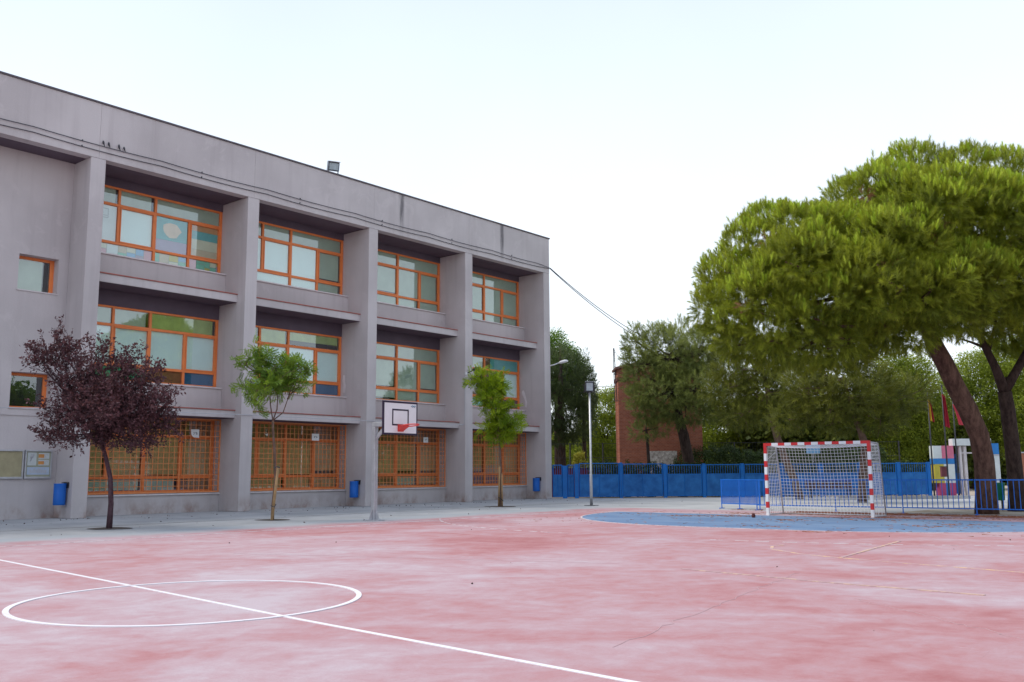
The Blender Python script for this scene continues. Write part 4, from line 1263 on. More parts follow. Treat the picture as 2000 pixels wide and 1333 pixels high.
def tuft(n=26, L=.30, nl=.13, w=.014, ang=38):
    t = []
    for k in range(n):
        h = L * (k / n) ** .9
        a = k * 2.399
        an = math.radians(ang * (1.15 - .75 * k / n))
        d = np.array([math.cos(a) * math.sin(an), math.sin(a) * math.sin(an), math.cos(an)])
        s = np.array([-math.sin(a), math.cos(a), 0]) * w
        b = np.array([0, 0, h])
        ln = nl * (1.1 - .35 * k / n)
        t.append([b - s * .5, b + s * .5, b + d * ln])
    return np.array(t)


def leafclump(n=8, spread=.12, L=.10, w=.05, seed=1):
    r = np.random.default_rng(seed); t = []
    for k in range(n):
        c = r.normal(size=3) * spread * .5
        d = r.normal(size=3); d[2] = d[2] * .7 + .2; d /= np.linalg.norm(d)
        s = np.cross(d, r.normal(size=3)); s /= np.linalg.norm(s)
        l = L * r.uniform(.7, 1.2)
        m_ = c + d * l * .5 + np.cross(s, d) * l * .08
        t.append([c, m_ + s * w * .5, m_ - s * w * .5])
        t.append([m_ + s * w * .5, c + d * l, m_ - s * w * .5])
    return np.array(t)


def shell(blobs, dens, inner=.55, flat=1.0, cull=.62):
    """points on and just under the surface of a union of ellipsoids, with outward normals"""
    P, Nn = [], []
    C = np.array([b[0] for b in blobs]); R = np.array([[b[1]] * 3 if not hasattr(b[1], '__len__') else b[1] for b in blobs], float)
    for i in range(len(blobs)):
        n = int(dens * (R[i].prod() ** (2 / 3)) * 12.5)
        d = rng.normal(size=(n, 3)); d /= np.linalg.norm(d, axis=1, keepdims=True)
        lump = 1 + .12 * np.sin(d[:, 0] * 5 + i) * np.sin(d[:, 1] * 6 + 2 * i) + .10 * np.sin(d[:, 2] * 7 + d[:, 0] * 4 + i)
        rr = (inner + (1 - inner) * rng.random(n) ** .45) * lump
        p = C[i] + d * R[i] * rr[:, None]
        keep = np.ones(n, bool)
        for j in range(len(blobs)):
            if j == i: continue
            q = ((p - C[j]) / R[j]); keep &= (q * q).sum(1) > cull ** 2
        P.append(p[keep]); Nn.append((d / R[i])[keep])
    P = np.concatenate(P); Nn = np.concatenate(Nn); Nn /= np.linalg.norm(Nn, axis=1, keepdims=True)
    return P, Nn


def limb(m, a, b, r0, r1, n=6, wob=.12, bow=.15, sides=7):
    a = Vector(a); b = Vector(b); L = (b - a).length
    pts = []
    for k in range(n + 1):
        f = k / n
        p = a.lerp(b, f) + Vector((0, 0, -bow * L * 4 * f * (1 - f) * .5))
        if 0 < k < n: p += Vector((random.gauss(0, wob), random.gauss(0, wob), random.gauss(0, wob))) * L * .15
        pts.append(p)
    m.tube(pts, [r0 + (r1 - r0) * (k / n) for k in range(n + 1)], sides)
    return pts


def tree(name, base, label, group, trunk, tr, blobs, tmpl, dens, leafm, barkm, kind='pine', scale=(.8, 1.25), fork=None, limb_r=.06, updir=.75, inner=.55, twigs=0, tintpow=1.0, cull=.62, every=1):
    t = thing(name, base, label, "tree", group)
    m = MB()
    m.tube(trunk, tr, 10)
    top = Vector(trunk[-1])
    fk = Vector(fork) if fork is not None else top
    for b in blobs[::every]:
        c = Vector(b[0])
        s = min((Vector(p) for p in trunk[-max(2, len(trunk) // 4):]), key=lambda p: (p - c).length)
        pts = limb(m, s, c, limb_r, limb_r * .3)
        rb = b[1] if not hasattr(b[1], '__len__') else b[1][0]
        for k in range(twigs):
            d = Vector(rng.normal(size=3)).normalized()
            limb(m, c.lerp(s, random.uniform(0, .35)), c + d * rb * random.uniform(.6, .95), limb_r * .3, .006, 4, sides=4)
    part("trunk", m, barkm, t, True)
    P, Nn = shell(blobs, dens, inner, cull=cull)
    d = Nn * (1 - updir) + np.array([0, 0, updir]) + rng.normal(size=P.shape) * .28
    low = Nn[:, 2] < -.2
    d[low] = Nn[low] * .7 + rng.normal(size=(low.sum(), 3)) * .4
    rot = frames(d)
    sc = rng.uniform(scale[0], scale[1], len(P))
    # clumps of lighter and darker growth, lighter where the crown faces up
    ph = np.sin(P[:, 0] * 1.7 + 1) * np.sin(P[:, 1] * 1.9) * np.sin(P[:, 2] * 2.3 + 2)
    tint = np.clip(.45 + .35 * ph + rng.normal(size=len(P)) * .22 + .15 * Nn[:, 2], 0, 1) ** tintpow
    emit("crown", tmpl, P, rot, sc, tint, leafm, t)
    return t


BARKP = bark_mat("pine_bark", (0.060, 0.034, 0.027), (0.185, 0.108, 0.080), 5.0)
BARKD = bark_mat("dark_bark", (0.035, 0.024, 0.022), (0.095, 0.066, 0.056), 7.0)
BARKG = bark_mat("grey_brown_bark", (0.10, 0.065, 0.05), (0.24, 0.16, 0.125), 7.0)
BARKM = bark_mat("maroon_bark", (0.055, 0.030, 0.038), (0.14, 0.085, 0.10), 12.0)
LP_STONE = leaf_mat("stone_pine_needles", (0.145, 0.185, 0.018), (0.42, 0.47, 0.05), .46)
LP_GREY = leaf_mat("aleppo_pine_needles", (0.115, 0.145, 0.042), (0.30, 0.34, 0.085), .32)
LP_OLIVE = leaf_mat("olive_pine_needles", (0.080, 0.098, 0.014), (0.225, 0.240, 0.032), .32)
LP_DARK = leaf_mat("dark_conifer_needles", (0.040, 0.065, 0.024), (0.10, 0.14, 0.04), .25)
LB_LIME = leaf_mat("bright_broad_leaves", (0.10, 0.15, 0.013), (0.32, 0.385, 0.038), .45)
LB_MID = leaf_mat("mid_green_leaves", (0.075, 0.15, 0.02), (0.20, 0.32, 0.04), .40)
LB_ASH = leaf_mat("young_ash_leaves", (0.09, 0.18, 0.02), (0.27, 0.40, 0.05), .42)
LB_YOUNG = leaf_mat("fresh_lime_leaves", (0.14, 0.24, 0.008), (0.36, 0.47, 0.02), .45)
LB_PURPLE = leaf_mat("purple_plum_leaves", (0.055, 0.020, 0.028), (0.19, 0.085, 0.10), .25, .42)
LB_HEDGE = leaf_mat("dark_hedge_leaves", (0.020, 0.040, 0.010), (0.06, 0.10, 0.022), .3)

TUFT = tuft(34, .25, .125, .0145, 66)
TUFT_F = tuft(16, .26, .16, .022, 60)
CLUMP = leafclump(14, .36, .11, .065, 3)

# --- the big stone pine with its leaning trunk
def B(p, r): return (p, r)
front = [
    B((-12.301, 24.912, 6.797), (1.0, 1.0, .95)), B((-12.398, 24.325, 5.964), .85), B((-11.837, 25.257, 7.744), (1.0, 1.0, .85)), B((-11.516, 26.184, 8.463), (.95, .95, .8)),
    B((-10.404, 25.62, 8.005), (1.05, 1.05, .85)), B((-9.755, 24.001, 6.871), (1.15, 1.15, 1.0)), B((-10.777, 23.828, 6.019), (1.15, 1.1, 1.0)), B((-11.697, 24.242, 5.309), (1.1, 1.1, .75)),
    B((-10.345, 24.087, 5.149), (1.25, 1.2, .85)), B((-9.435, 24.631, 4.905), (1.1, 1.1, .7)), B((-9.763, 28.045, 9.202), (1.1, 1.1, .85)), B((-9.33, 25.907, 7.757), (1.2, 1.2, 1.0)),
    B((-8.259, 24.609, 6.083), (1.2, 1.2, 1.1)), B((-9.028, 24.423, 5.741), (1.05, 1.05, .9)), B((-8.716, 27.596, 9.249), (1.25, 1.2, 1.0)), B((-8.196, 29.173, 10.2), (1.25, 1.2, .9)),
    B((-7.225, 26.907, 8.325), (1.5, 1.4, 1.2)), B((-7.657, 25.426, 7.244), (1.2, 1.2, 1.0)), B((-6.978, 29.468, 9.851), (1.3, 1.3, .95)), B((-6.308, 27.703, 8.175), (1.5, 1.4, 1.2)),
    B((-5.991, 30.325, 9.69), (1.35, 1.3, .95)), B((-5.488, 28.952, 7.985), (1.4, 1.4, 1.1)), B((-6.525, 26.784, 6.457), (1.2, 1.2, .9)), B((-7.236, 25.492, 5.939), (1.15, 1.1, .95)),
    B((-7.93, 25.857, 5.097), (1.1, 1.1, .7)), B((-7.1, 27.25, 5.6), (1.1, 1.1, .7)), B((-5.664, 28.583, 6.328), (1.3, 1.3, .9)), B((-6.584, 29.513, 5.678), (1.1, 1.1, .55)),
    B((-4.603, 30.956, 9.003), (1.6, 1.5, 1.2)), B((-3.67, 32.457, 8.677), (1.7, 1.6, 1.3)), B((-4.505, 30.118, 6.847), (1.5, 1.5, 1.1)), B((-2.741, 33.49, 7.296), (1.6, 1.6, 1.2)), B((-5.267, 31.005, 5.714), (1.2, 1.2, .6)),
    # rear half of the umbrella
    B((-12.765, 27.493, 7.123), (1.3, 1.3, 1.0)), B((-12.17, 29.407, 8.023), (1.4, 1.4, 1.0)), B((-10.992, 31.004, 9.002), (1.5, 1.5, 1.1)), B((-9.389, 32.478, 9.728), (1.6, 1.6, 1.2)),
    B((-7.782, 33.826, 9.713), (1.6, 1.6, 1.2)), B((-6.154, 34.972, 9.474), (1.6, 1.6, 1.2)), B((-11.308, 28.698, 5.781), (1.3, 1.3, .6)), B((-10.079, 30.83, 6.236), (1.3, 1.3, .7)),
    B((-8.574, 32.388, 6.773), (1.3, 1.3, .7)), B((-7.015, 33.86, 7.301), (1.3, 1.3, .7)), B((-11.972, 27.108, 5.668), (1.1, 1.1, .6)), B((-4.862, 35.544, 7.956), (1.5, 1.5, 1.0)),
    B((-9.52, 27.66, 5.242), (1.1, 1.1, .5)), B((-11.286, 26.539, 6.153), (1.5, 1.4, 1.0)), B((-10.324, 28.004, 6.87), (1.6, 1.5, 1.2)), B((-9.008, 28.625, 6.627), (1.5, 1.5, 1.1)), B((-7.682, 29.852, 7.426), (1.6, 1.6, 1.2)), B((-12.703, 25.864, 6.234), (1.0, 1.0, .8)), B((-11.599, 25.573, 5.681), (1.2, 1.2, .8)), B((-10.272, 26.131, 5.827), (1.4, 1.4, .9)), B((-10.727, 26.402, 5.15), (1.2, 1.2, .6)), B((-9.605, 28.996, 9.047), (1.4, 1.4, 1.0)), B((-10.512, 25.098, 4.627), (1.1, 1.1, .5)), B((-9.707, 26.04, 4.601), (1.0, 1.0, .5)), B((-11.721, 25.077, 4.957), (1.0, 1.0, .55)),
]
b0 = (-7.12, 29.735, -0.11)
ptrunk = [(-7.089, 29.767, -0.139), (-7.035, 29.666, 0.651), (-6.996, 29.537, 1.53), (-7.039, 29.366, 2.263), (-7.218, 29.081, 2.998), (-7.426, 28.784, 3.659), (-7.615, 28.569, 4.326), (-7.78, 28.414, 4.774), (-7.914, 28.349, 5.231), (-8.073, 28.337, 6.005), (-8.192, 28.457, 6.959)]
front = [(c_, tuple(q * .92 for q in r_) if hasattr(r_, '__len__') else r_ * .92) for c_, r_ in front]
lumps = []
for c_, r_ in front:
    rr = np.array(r_ if hasattr(r_, '__len__') else (r_,) * 3)
    for k in range(6):
        d_ = rng.normal(size=3); d_[2] = abs(d_[2]) * .8 - .15; d_ /= np.linalg.norm(d_)
        q_ = rng.uniform(.36, .55)
        lumps.append(B(tuple(np.array(c_) + d_ * rr * rng.uniform(.62, .80)), tuple(np.maximum(rr * q_ * np.array([1, 1, .95]), .28))))
crown_blobs = front + lumps
bigpine = tree("stone_pine", (b0[0], b0[1], 0), "big umbrella pine with a thick leaning trunk behind the goal", "big pines at the court edge", ptrunk, [.34, .29, .275, .27, .27, .26, .25, .24, .22, .17, .10], crown_blobs, TUFT, 56, LP_STONE, BARKP, limb_r=.09, updir=.55, inner=.70, scale=(.6, 1.45), cull=.88, every=9)
# upright young shoots, kept to lump tops so their pale colour paints light there
LP_SHOOT = leaf_mat("young_shoots_painted_lit", (0.32, 0.45, 0.04), (0.64, 0.74, 0.13), .48)
CANDLE = tuft(36, .17, .10, .015, 50)
P_, N_ = shell(crown_blobs, 46, .92, cull=.95)
kp = (N_[:, 2] > .12) & (np.sin(P_[:, 0] * 2.1 + 1) + np.sin(P_[:, 1] * 2.3) + np.sin(P_[:, 2] * 2.9 + P_[:, 0]) > -.7)
P_, N_ = P_[kp], N_[kp]
emit("young_shoots_lit_tops", CANDLE, P_ + N_ * .06, frames(N_ * .25 + np.array([0, 0, 1.0]) + rng.normal(size=P_.shape) * .24), rng.uniform(.5, 1.25, len(P_)), np.clip(rng.normal(.45, .32, len(P_)), 0, 1), LP_SHOOT, bigpine)
# dead brown twigs in the crown
P_, N_ = shell([B((-11.144, 23.057, 5.675), .16), B((-10.886, 24.231, 7.627), .2), B((-8.7, 25.957, 8.921), .18), B((-6.774, 25.839, 7.594), .25), B((-7.635, 24.395, 6.506), .15)], 60, .3)
emit("dead_needles", TUFT, P_, frames(N_ + rng.normal(size=P_.shape) * .4), np.full(len(P_), .7), rng.random(len(P_)), leaf_mat("dead_pine_needles", (0.16, 0.07, 0.035), (0.34, 0.18, 0.09), .2), bigpine)

# --- second pine, forked, right of it
t2 = [(-6.796, 32.125, -0.169), (-6.731, 32.009, 0.762), (-6.71, 31.826, 1.849), (-6.711, 31.596, 3.091), (-6.731, 31.48, 3.635)]
fork = [(-2.789, 34.317, 6.161)]
sec = thing("stone_pine", (t2[0][0], t2[0][1], 0), "darker forked pine trunk at the right picture edge", "tree", "big pines at the court edge")
m = MB(); m.tube(t2, [.27, .235, .22, .21, .20], 10)
m.tube([t2[-1], (-6.868, 31.236, 4.335), (-7.073, 31.079, 4.97), (-7.304, 31.027, 5.626), (-7.523, 30.956, 6.447)], [.17, .13, .11, .09, .05], 8)
m.tube([t2[-1], (-6.418, 31.758, 4.263), (-6.167, 32.127, 4.831), (-5.829, 32.524, 5.642), (-5.378, 32.927, 6.94)], [.16, .14, .13, .11, .06], 8)
m.tube([(-6.841, 31.322, 3.993), (-6.594, 31.648, 4.062), (-6.342, 31.792, 4.418)], [.05, .04, .04], 6)
m.tube([(-7.073, 31.079, 4.97), (-7.359, 30.81, 5.129), (-7.636, 30.554, 5.256)], [.05, .04, .02], 6)
m.tube([(-7.027, 31.145, 4.814), (-6.895, 31.4, 5.465), (-6.745, 31.639, 6.282)], [.06, .05, .03], 6)
part("trunk", m, BARKD, sec, True)
sb = [B((-6.867, 32.853, 6.29), (1.2, 1.2, .6)), B((-5.573, 33.879, 6.605), (1.4, 1.4, .8)), B((-4.334, 35.471, 7.18), (1.6, 1.6, 1.0)), B((-5.305, 35.747, 8.411), (1.7, 1.7, 1.0)), B((-7.006, 34.226, 5.358), (.8, .8, .5)), B((-5.982, 33.837, 4.974), (.9, .9, .6))]
P_, N_ = shell(sb, 55, .55)
emit("crown", TUFT, P_, frames(N_ * .3 + np.array([0, 0, .7]) + rng.normal(size=P_.shape) * .3), rng.uniform(.8, 1.2, len(P_)), np.clip(rng.normal(.4, .25, len(P_)), 0, 1), LP_STONE, sec)


def at_trunk(pts): return pts

# --- pines and broadleaf trees beyond the fence
G = "trees beyond the blue fence"
tree("aleppo_pine", (-24.769, 44.059, -0.079), "grey green pine standing in front of the brick tower", G,
     [(-24.686, 44.129, -0.079), (-24.638, 43.84, 1.709), (-24.724, 43.497, 3.178), (-24.841, 43.227, 4.113), (-24.844, 42.954, 5.581), (-24.69, 42.788, 7.182)], [.34, .30, .28, .24, .18, .08],
     [B((-25.67, 41.487, 6.208), (1.2, 1.2, 1.4)), B((-26.067, 41.582, 7.461), (.85, .85, 1.1)), B((-26.209, 41.34, 8.13), (.5, .5, .7)), B((-25.578, 42.591, 7.787), (1.0, 1.0, 1.3)), B((-24.424, 41.926, 7.349), (1.2, 1.2, 1.4)), B((-24.601, 43.337, 8.183), (1.0, 1.0, 1.1)), B((-23.351, 43.215, 7.376), (1.2, 1.2, 1.3)),
      B((-24.726, 41.799, 5.236), (1.4, 1.4, 1.1)), B((-23.39, 42.611, 5.468), (1.5, 1.5, 1.2)), B((-22.84, 43.839, 6.314), (1.3, 1.3, 1.2)), B((-23.892, 42.644, 4.444), (1.4, 1.4, .8)), B((-22.788, 44.175, 4.728), (1.3, 1.3, .8)), B((-23.389, 45.026, 8.103), (1.0, 1.0, 1.0)), B((-26.182, 41.904, 5.193), (.8, .8, .6)), B((-25.319, 45.032, 6.447), (1.6, 1.6, 1.6)), B((-25.992, 41.234, 6.83), (.75, .75, .9)), B((-25.473, 41.577, 4.47), (.9, .9, .5))],
     TUFT_F, 26, LP_GREY, BARKD, limb_r=.10, updir=.45, inner=.5, scale=(.9, 1.5), twigs=3)
tree("aleppo_pine", (-25.88, 41.803, -0.036), "low small pine with thin stem before the white patch of the brick tower", G,
     [(-25.88, 41.803, -0.036), (-25.719, 41.591, 1.845), (-25.667, 41.418, 3.022), (-25.67, 41.344, 3.414)], [.11, .09, .08, .06],
     [B((-25.67, 41.344, 3.414), (.8, .8, .45)), B((-25.192, 41.72, 3.54), (.7, .7, .4)), B((-25.857, 40.948, 3.277), (.45, .45, .3)), B((-25.726, 41.461, 3.947), (.6, .6, .4))],
     TUFT_F, 26, LP_GREY, BARKD, limb_r=.04, updir=.4, scale=(.8, 1.2))
tree("aleppo_pine", (-17.775, 41.354, -0.071), "slender pine with a bent stem left of the bench, behind the net", G,
     [(-17.65, 41.459, -0.072), (-17.762, 41.203, 0.809), (-17.977, 40.852, 1.737), (-18.181, 40.488, 2.781), (-18.282, 40.254, 3.592), (-18.314, 40.014, 4.75), (-18.382, 39.744, 5.908)], [.20, .18, .17, .16, .15, .12, .06],
     [B((-19.277, 38.993, 5.917), (1.2, 1.2, 1.2)), B((-19.723, 38.788, 4.995), (1.1, 1.1, .9)), B((-18.553, 40.163, 6.431), (1.3, 1.3, 1.2)), B((-17.991, 39.331, 4.921), (1.3, 1.3, 1.0)), B((-17.353, 40.693, 5.436), (1.2, 1.2, 1.1)), B((-19.162, 39.081, 3.815), (1.2, 1.2, .6)), B((-17.486, 40.837, 4.048), (1.1, 1.1, .6)), B((-19.516, 40.96, 4.878), (1.3, 1.3, 1.0)), B((-16.72, 42.005, 4.774), (1.1, 1.1, .8))],
     TUFT_F, 28, LP_OLIVE, BARKG, limb_r=.07, updir=.35, inner=.5, scale=(.9, 1.4), twigs=3)
tree("aleppo_pine", (-13.528, 37.667, -0.075), "pine with a pinkish forked stem rising behind the goal crossbar", G,
     [(-13.497, 37.693, -0.075), (-13.357, 37.603, 1.053), (-13.178, 37.53, 2.26), (-13.276, 37.336, 2.866), (-13.409, 37.121, 3.432), (-13.491, 36.97, 3.876), (-13.55, 36.735, 4.884)], [.19, .17, .16, .13, .11, .10, .05],
     [B((-14.542, 36.013, 4.289), (1.0, 1.0, .7)), B((-13.9, 37.11, 4.832), (1.1, 1.1, .8)), B((-12.81, 37.431, 4.474), (1.0, 1.0, .8)), B((-13.942, 35.975, 3.648), (.9, .9, .55)), B((-13.171, 36.14, 4.115), (1.0, 1.0, .7)), B((-12.41, 38.53, 3.899), (.9, .9, .7)), B((-12.614, 37.818, 3.263), (.9, .9, .5)), B((-15.114, 36.298, 3.72), (.7, .7, .5)), B((-11.896, 39.539, 4.342), (.8, .8, .7)), B((-13.256, 38.244, 5.183), (.9, .9, .6)), B((-15.193, 36.081, 4.538), (.9, .9, .7)), B((-14.696, 37.035, 5.196), (.9, .9, .6)), B((-15.835, 36.422, 3.343), (.8, .8, .5)), B((-13.87, 36.782, 3.174), (.9, .9, .45))],
     TUFT_F, 28, LP_OLIVE, BARKG, limb_r=.06, updir=.2, inner=.45, scale=(.9, 1.4), twigs=3)
tree("dark_conifer", (-34.119, 45.406, 0.146), "dark dense conifer right behind the school corner", G,
     [(-34.163, 45.454, -0.311), (-33.99, 45.177, 1.975), (-33.891, 44.98, 3.5), (-33.65, 44.675, 6.244), (-33.416, 44.423, 8.682)], [.28, .24, .22, .16, .06],
     [B((-34.003, 44.604, 5.026), (1.8, 1.8, 1.6)), B((-33.473, 45.162, 4.411), (1.5, 1.5, 1.2)), B((-32.943, 45.269, 6.237), (1.2, 1.2, 1.5)), B((-33.562, 44.581, 7.158), (1.6, 1.6, 1.5)), B((-35.151, 44.832, 5.719), (1.8, 1.8, 2.0)), B((-34.238, 44.631, 3.808), (1.6, 1.6, .9))],
     TUFT_F, 26, LP_DARK, BARKD, limb_r=.08, updir=.5, scale=(.9, 1.5))
tree("poplar", (-36.758, 48.48, 0.067), "tall pale green topped tree rising above the dark conifer", G,
     [(-36.796, 48.521, -0.325), (-36.463, 48.065, 3.66), (-36.168, 47.65, 7.253), (-36.055, 47.384, 9.213)], [.3, .25, .18, .06],
     [B((-36.213, 47.311, 8.887), (1.0, 1.0, 1.4)), B((-35.644, 47.909, 8.229), (.9, .9, 1.2)), B((-36.481, 47.358, 7.419), (1.4, 1.4, 1.5)), B((-35.186, 48.384, 7.734), (.7, .7, 1.0)), B((-36.749, 46.921, 8.565), (1.2, 1.2, 1.5)), B((-35.972, 48.586, 6.639), (1.1, 1.1, 1.2))],
     CLUMP, 30, LB_MID, BARKD, limb_r=.07, updir=.3, scale=(.8, 1.3))
tree("cypress", (-34.312, 47.889, 0.096), "narrow blue green cypress above the slim floodlight pole", G,
     [(-34.348, 47.928, -0.283), (-34.033, 47.541, 3.253), (-33.632, 47.063, 7.673)], [.16, .13, .05],
     [B((-33.666, 47.005, 7.832), (.5, .5, .9)), B((-33.723, 47.161, 6.726), (.7, .7, 1.2)), B((-33.771, 47.353, 5.463), (.8, .8, 1.3)), B((-33.966, 47.423, 4.201), (.8, .8, 1.2)), B((-33.466, 47.446, 6.345), (.5, .5, .7))],
     TUFT_F, 30, LP_DARK, BARKD, limb_r=.04, updir=.7, scale=(.7, 1.1))
for k, (bs, bl, lab) in enumerate((
        ((-36.753, 53.87), [((-36.301, 53.125, 5.538), 1.5), ((-35.729, 53.541, 5.881), 1.2), ((-36.806, 52.894, 4.496), 1.3), ((-36.199, 53.532, 3.794), 1.6), ((-37.108, 52.961, 2.756), 1.3), ((-35.896, 53.98, 2.745), 1.2)], "bright green broadleaf tree between the dark conifer and the brick tower"),
        ((-39.43, 54.27), [((-39.935, 53.217, 2.817), 1.4), ((-39.136, 53.954, 2.45), 1.5), ((-38.477, 54.309, 3.523), 1.3), ((-39.466, 53.776, 1.914), 1.2)], "low lime green tree under the dark conifer"),
        ((-29.993, 56.899), [((-29.848, 56.242, 3.667), 1.3), ((-29.033, 56.865, 3.998), 1.4), ((-29.701, 56.584, 2.484), 1.2), ((-28.576, 57.373, 3.318), 1.5), ((-30.012, 55.918, 4.682), 1.2)], "lime green broadleaf tree right of the brick tower"),
        ((-29.705, 62.436), [((-29.516, 61.7, 4.16), 1.7), ((-28.752, 62.475, 3.434), 1.5), ((-29.898, 61.579, 3.085), 1.4), ((-28.11, 62.848, 4.327), 1.5)], "sunlit lime tree above the left end of the goal"),
        ((-19.024, 60.814), [((-18.462, 60.209, 5.323), 1.7), ((-17.638, 60.726, 6.263), 1.4), ((-19.316, 59.725, 4.067), 1.5), ((-18.125, 60.782, 3.74), 1.7), ((-18.979, 60.298, 2.484), 1.4), ((-17.454, 61.23, 4.366), 1.4), ((-18.569, 59.856, 6.746), 1.3), ((-19.744, 59.016, 5.967), 1.4), ((-18.976, 59.358, 7.603), 1.1), ((-17.767, 60.396, 7.465), 1.0)], "yellow green tree behind the flags"),
        ((-16.942, 67.858), [((-16.635, 67.026, 5.235), 2.0), ((-15.723, 67.544, 6.578), 1.8), ((-16.569, 67.455, 3.208), 1.8), ((-15.134, 68.411, 4.546), 1.8), ((-14.679, 68.42, 6.569), 1.6), ((-15.87, 67.202, 7.762), 1.5), ((-14.484, 68.211, 8.594), 1.6), ((-16.848, 66.505, 7.095), 1.2)], "pale yellow green tree between the two big pine trunks"),
        ((-13.87, 67.79), [((-13.447, 67.091, 5.084), 1.8), ((-12.5, 67.766, 5.729), 2.0), ((-13.477, 67.366, 3.45), 1.8), ((-12.848, 67.172, 7.366), 1.6), ((-12.183, 68.393, 3.765), 2.0)], "pale yellow green tree at the right picture edge"))):
    blobs = []
    for (c_, r_) in bl:
        blobs.append(B(c_, (r_, r_, r_ * .9)))
    tree("broadleaf_tree", (bs[0], bs[1], 0), lab, G, [(bs[0], bs[1], 0), (bs[0] + .1, bs[1], 1.2), (bs[0], bs[1] + .1, 2.4), (bs[0] - .1, bs[1], 3.4)], [.2, .17, .14, .08], blobs, CLUMP, 22, LB_LIME, BARKD, limb_r=.06, updir=.3, scale=(.8, 1.35), inner=.4, tintpow=.8)

# far wood behind everything
wb_ = []
for k in range(46):
    s = -22 + k * 1.75
    c = Vector((-27, 62, 0)) + FU * s - FN * random.uniform(10, 20)
    wb_.append(B((c.x, c.y, random.uniform(1.0, 2.4)), (2.4, 2.4, random.uniform(1.8, 2.9))))
    if k > 18: wb_.append(B((c.x + 1, c.y + 2, random.uniform(3.5, 4.4)), (2.2, 2.2, random.uniform(1.4, 2.2))))
for k in range(16):
    c = Vector((-26.612, 56.337, 3.57)).lerp(Vector((-17.266, 64.185, 3.484)), k / 15)
    wb_.append(B((c.x, c.y, random.uniform(3.2, 5.2)), (1.8, 1.8, random.uniform(1.3, 1.9))))
    wb_.append(B((c.x + random.uniform(-1, 1), c.y + 1, random.uniform(1.2, 2.4)), (2.0, 2.0, 1.6)))
P_, N_ = shell(wb_, 8, .7)
wood = emit("distant_wood", leafclump(8, .6, .34, .24, 9), P_, frames(N_ + rng.normal(size=P_.shape) * .5), rng.uniform(.8, 1.4, len(P_)), np.clip(rng.normal(.35, .25, len(P_)), 0, 1), leaf_mat("distant_leaves", (0.05, 0.075, 0.012), (0.16, 0.19, 0.025), .35), None, (0, 70, 0))
tag(wood, "far dark green wood behind the fence", "wood", None, "stuff")
ab_ = []
for k in range(56):
    y = -34 + k * 3.1
    ab_.append(B((random.uniform(24, 30), y, random.uniform(4.0, 6.2)), (3.0, 3.0, random.uniform(2.8, 4.0))))
    ab_.append(B((random.uniform(23, 28), y + 1.5, 1.6), (2.4, 2.4, 1.8)))
P_, N_ = shell(ab_, 3.2, .75)
ot = emit("tree_line", leafclump(8, .8, .5, .34, 12), P_, frames(N_ + rng.normal(size=P_.shape) * .5), rng.uniform(.8, 1.4, len(P_)), np.clip(rng.normal(.35, .25, len(P_)), 0, 1), LB_MID, None, (27, 15, 0))
tag(ot, "row of green trees on the far side of the yard", "trees", None, "stuff")
# clipped dark hedges right behind the fence
hb = [B(tuple(fp(s, .85, -1.4 - random.uniform(0, .3))), (.55, .5, random.uniform(.75, .95))) for s in np.arange(2.4, 19, .55)]
hb += [B(tuple(fp(s, 1.45, -5.5 - random.uniform(0, .5))), (.9, .8, random.uniform(1.0, 1.25))) for s in np.arange(7.8, 19, .8)]
P_, N_ = shell(hb, 55, .7)
hd = emit("hedge", leafclump(8, .14, .09, .05, 5), P_, frames(N_ + rng.normal(size=P_.shape) * .6), rng.uniform(.8, 1.3, len(P_)), rng.random(len(P_)), LB_HEDGE, None, tuple(fp(9)))
tag(hd, "dark green hedge behind the bars of the blue fence", "hedge", None, "stuff")
# tall mesh fence line behind the trees
mf = thing("mesh_fence", fp(0, 0, -7.5), "tall dark wire mesh fence behind the blue gate", "fence")
wm = MB()
for k in range(0, 12): part("post", MB().tube([fp(k * 1.9 - .5, 0, -7.5), fp(k * 1.9 - .5, 2.95, -7.5)], .035, 6), DARKM, mf)
for z in (.3, 1.2, 2.1, 2.9): wm.bar(fp(-.6, z, -7.5), fp(20.5, z, -7.5), .02)
for k in range(0, 140): wm.bar(fp(-.5 + k * .15, .05, -7.5), fp(-.5 + k * .15, 2.9, -7.5), .006)
part("mesh", wm, DARKM, mf)
ys = thing("yellow_shrub", fp(1.75, 0, -5), "small yellow shrub above the blue gate", "shrub")
part("stem", MB().tube([fp(1.75, 0, -5), fp(1.75, 1.7, -5)], [.04, .02], 6), BARKG, ys)
P_, N_ = shell([B(tuple(fp(1.75, 1.95, -5)), (.32, .32, .45)), B(tuple(fp(1.75, 1.55, -5)), (.4, .4, .4))], 60, .4)
emit("leaves", leafclump(8, .14, .12, .07, 6), P_, frames(N_ + rng.normal(size=P_.shape) * .5), rng.uniform(.8, 1.2, len(P_)), rng.random(len(P_)), leaf_mat("yellow_leaves", (0.28, 0.28, 0.03), (0.55, 0.50, 0.10), .4), ys)


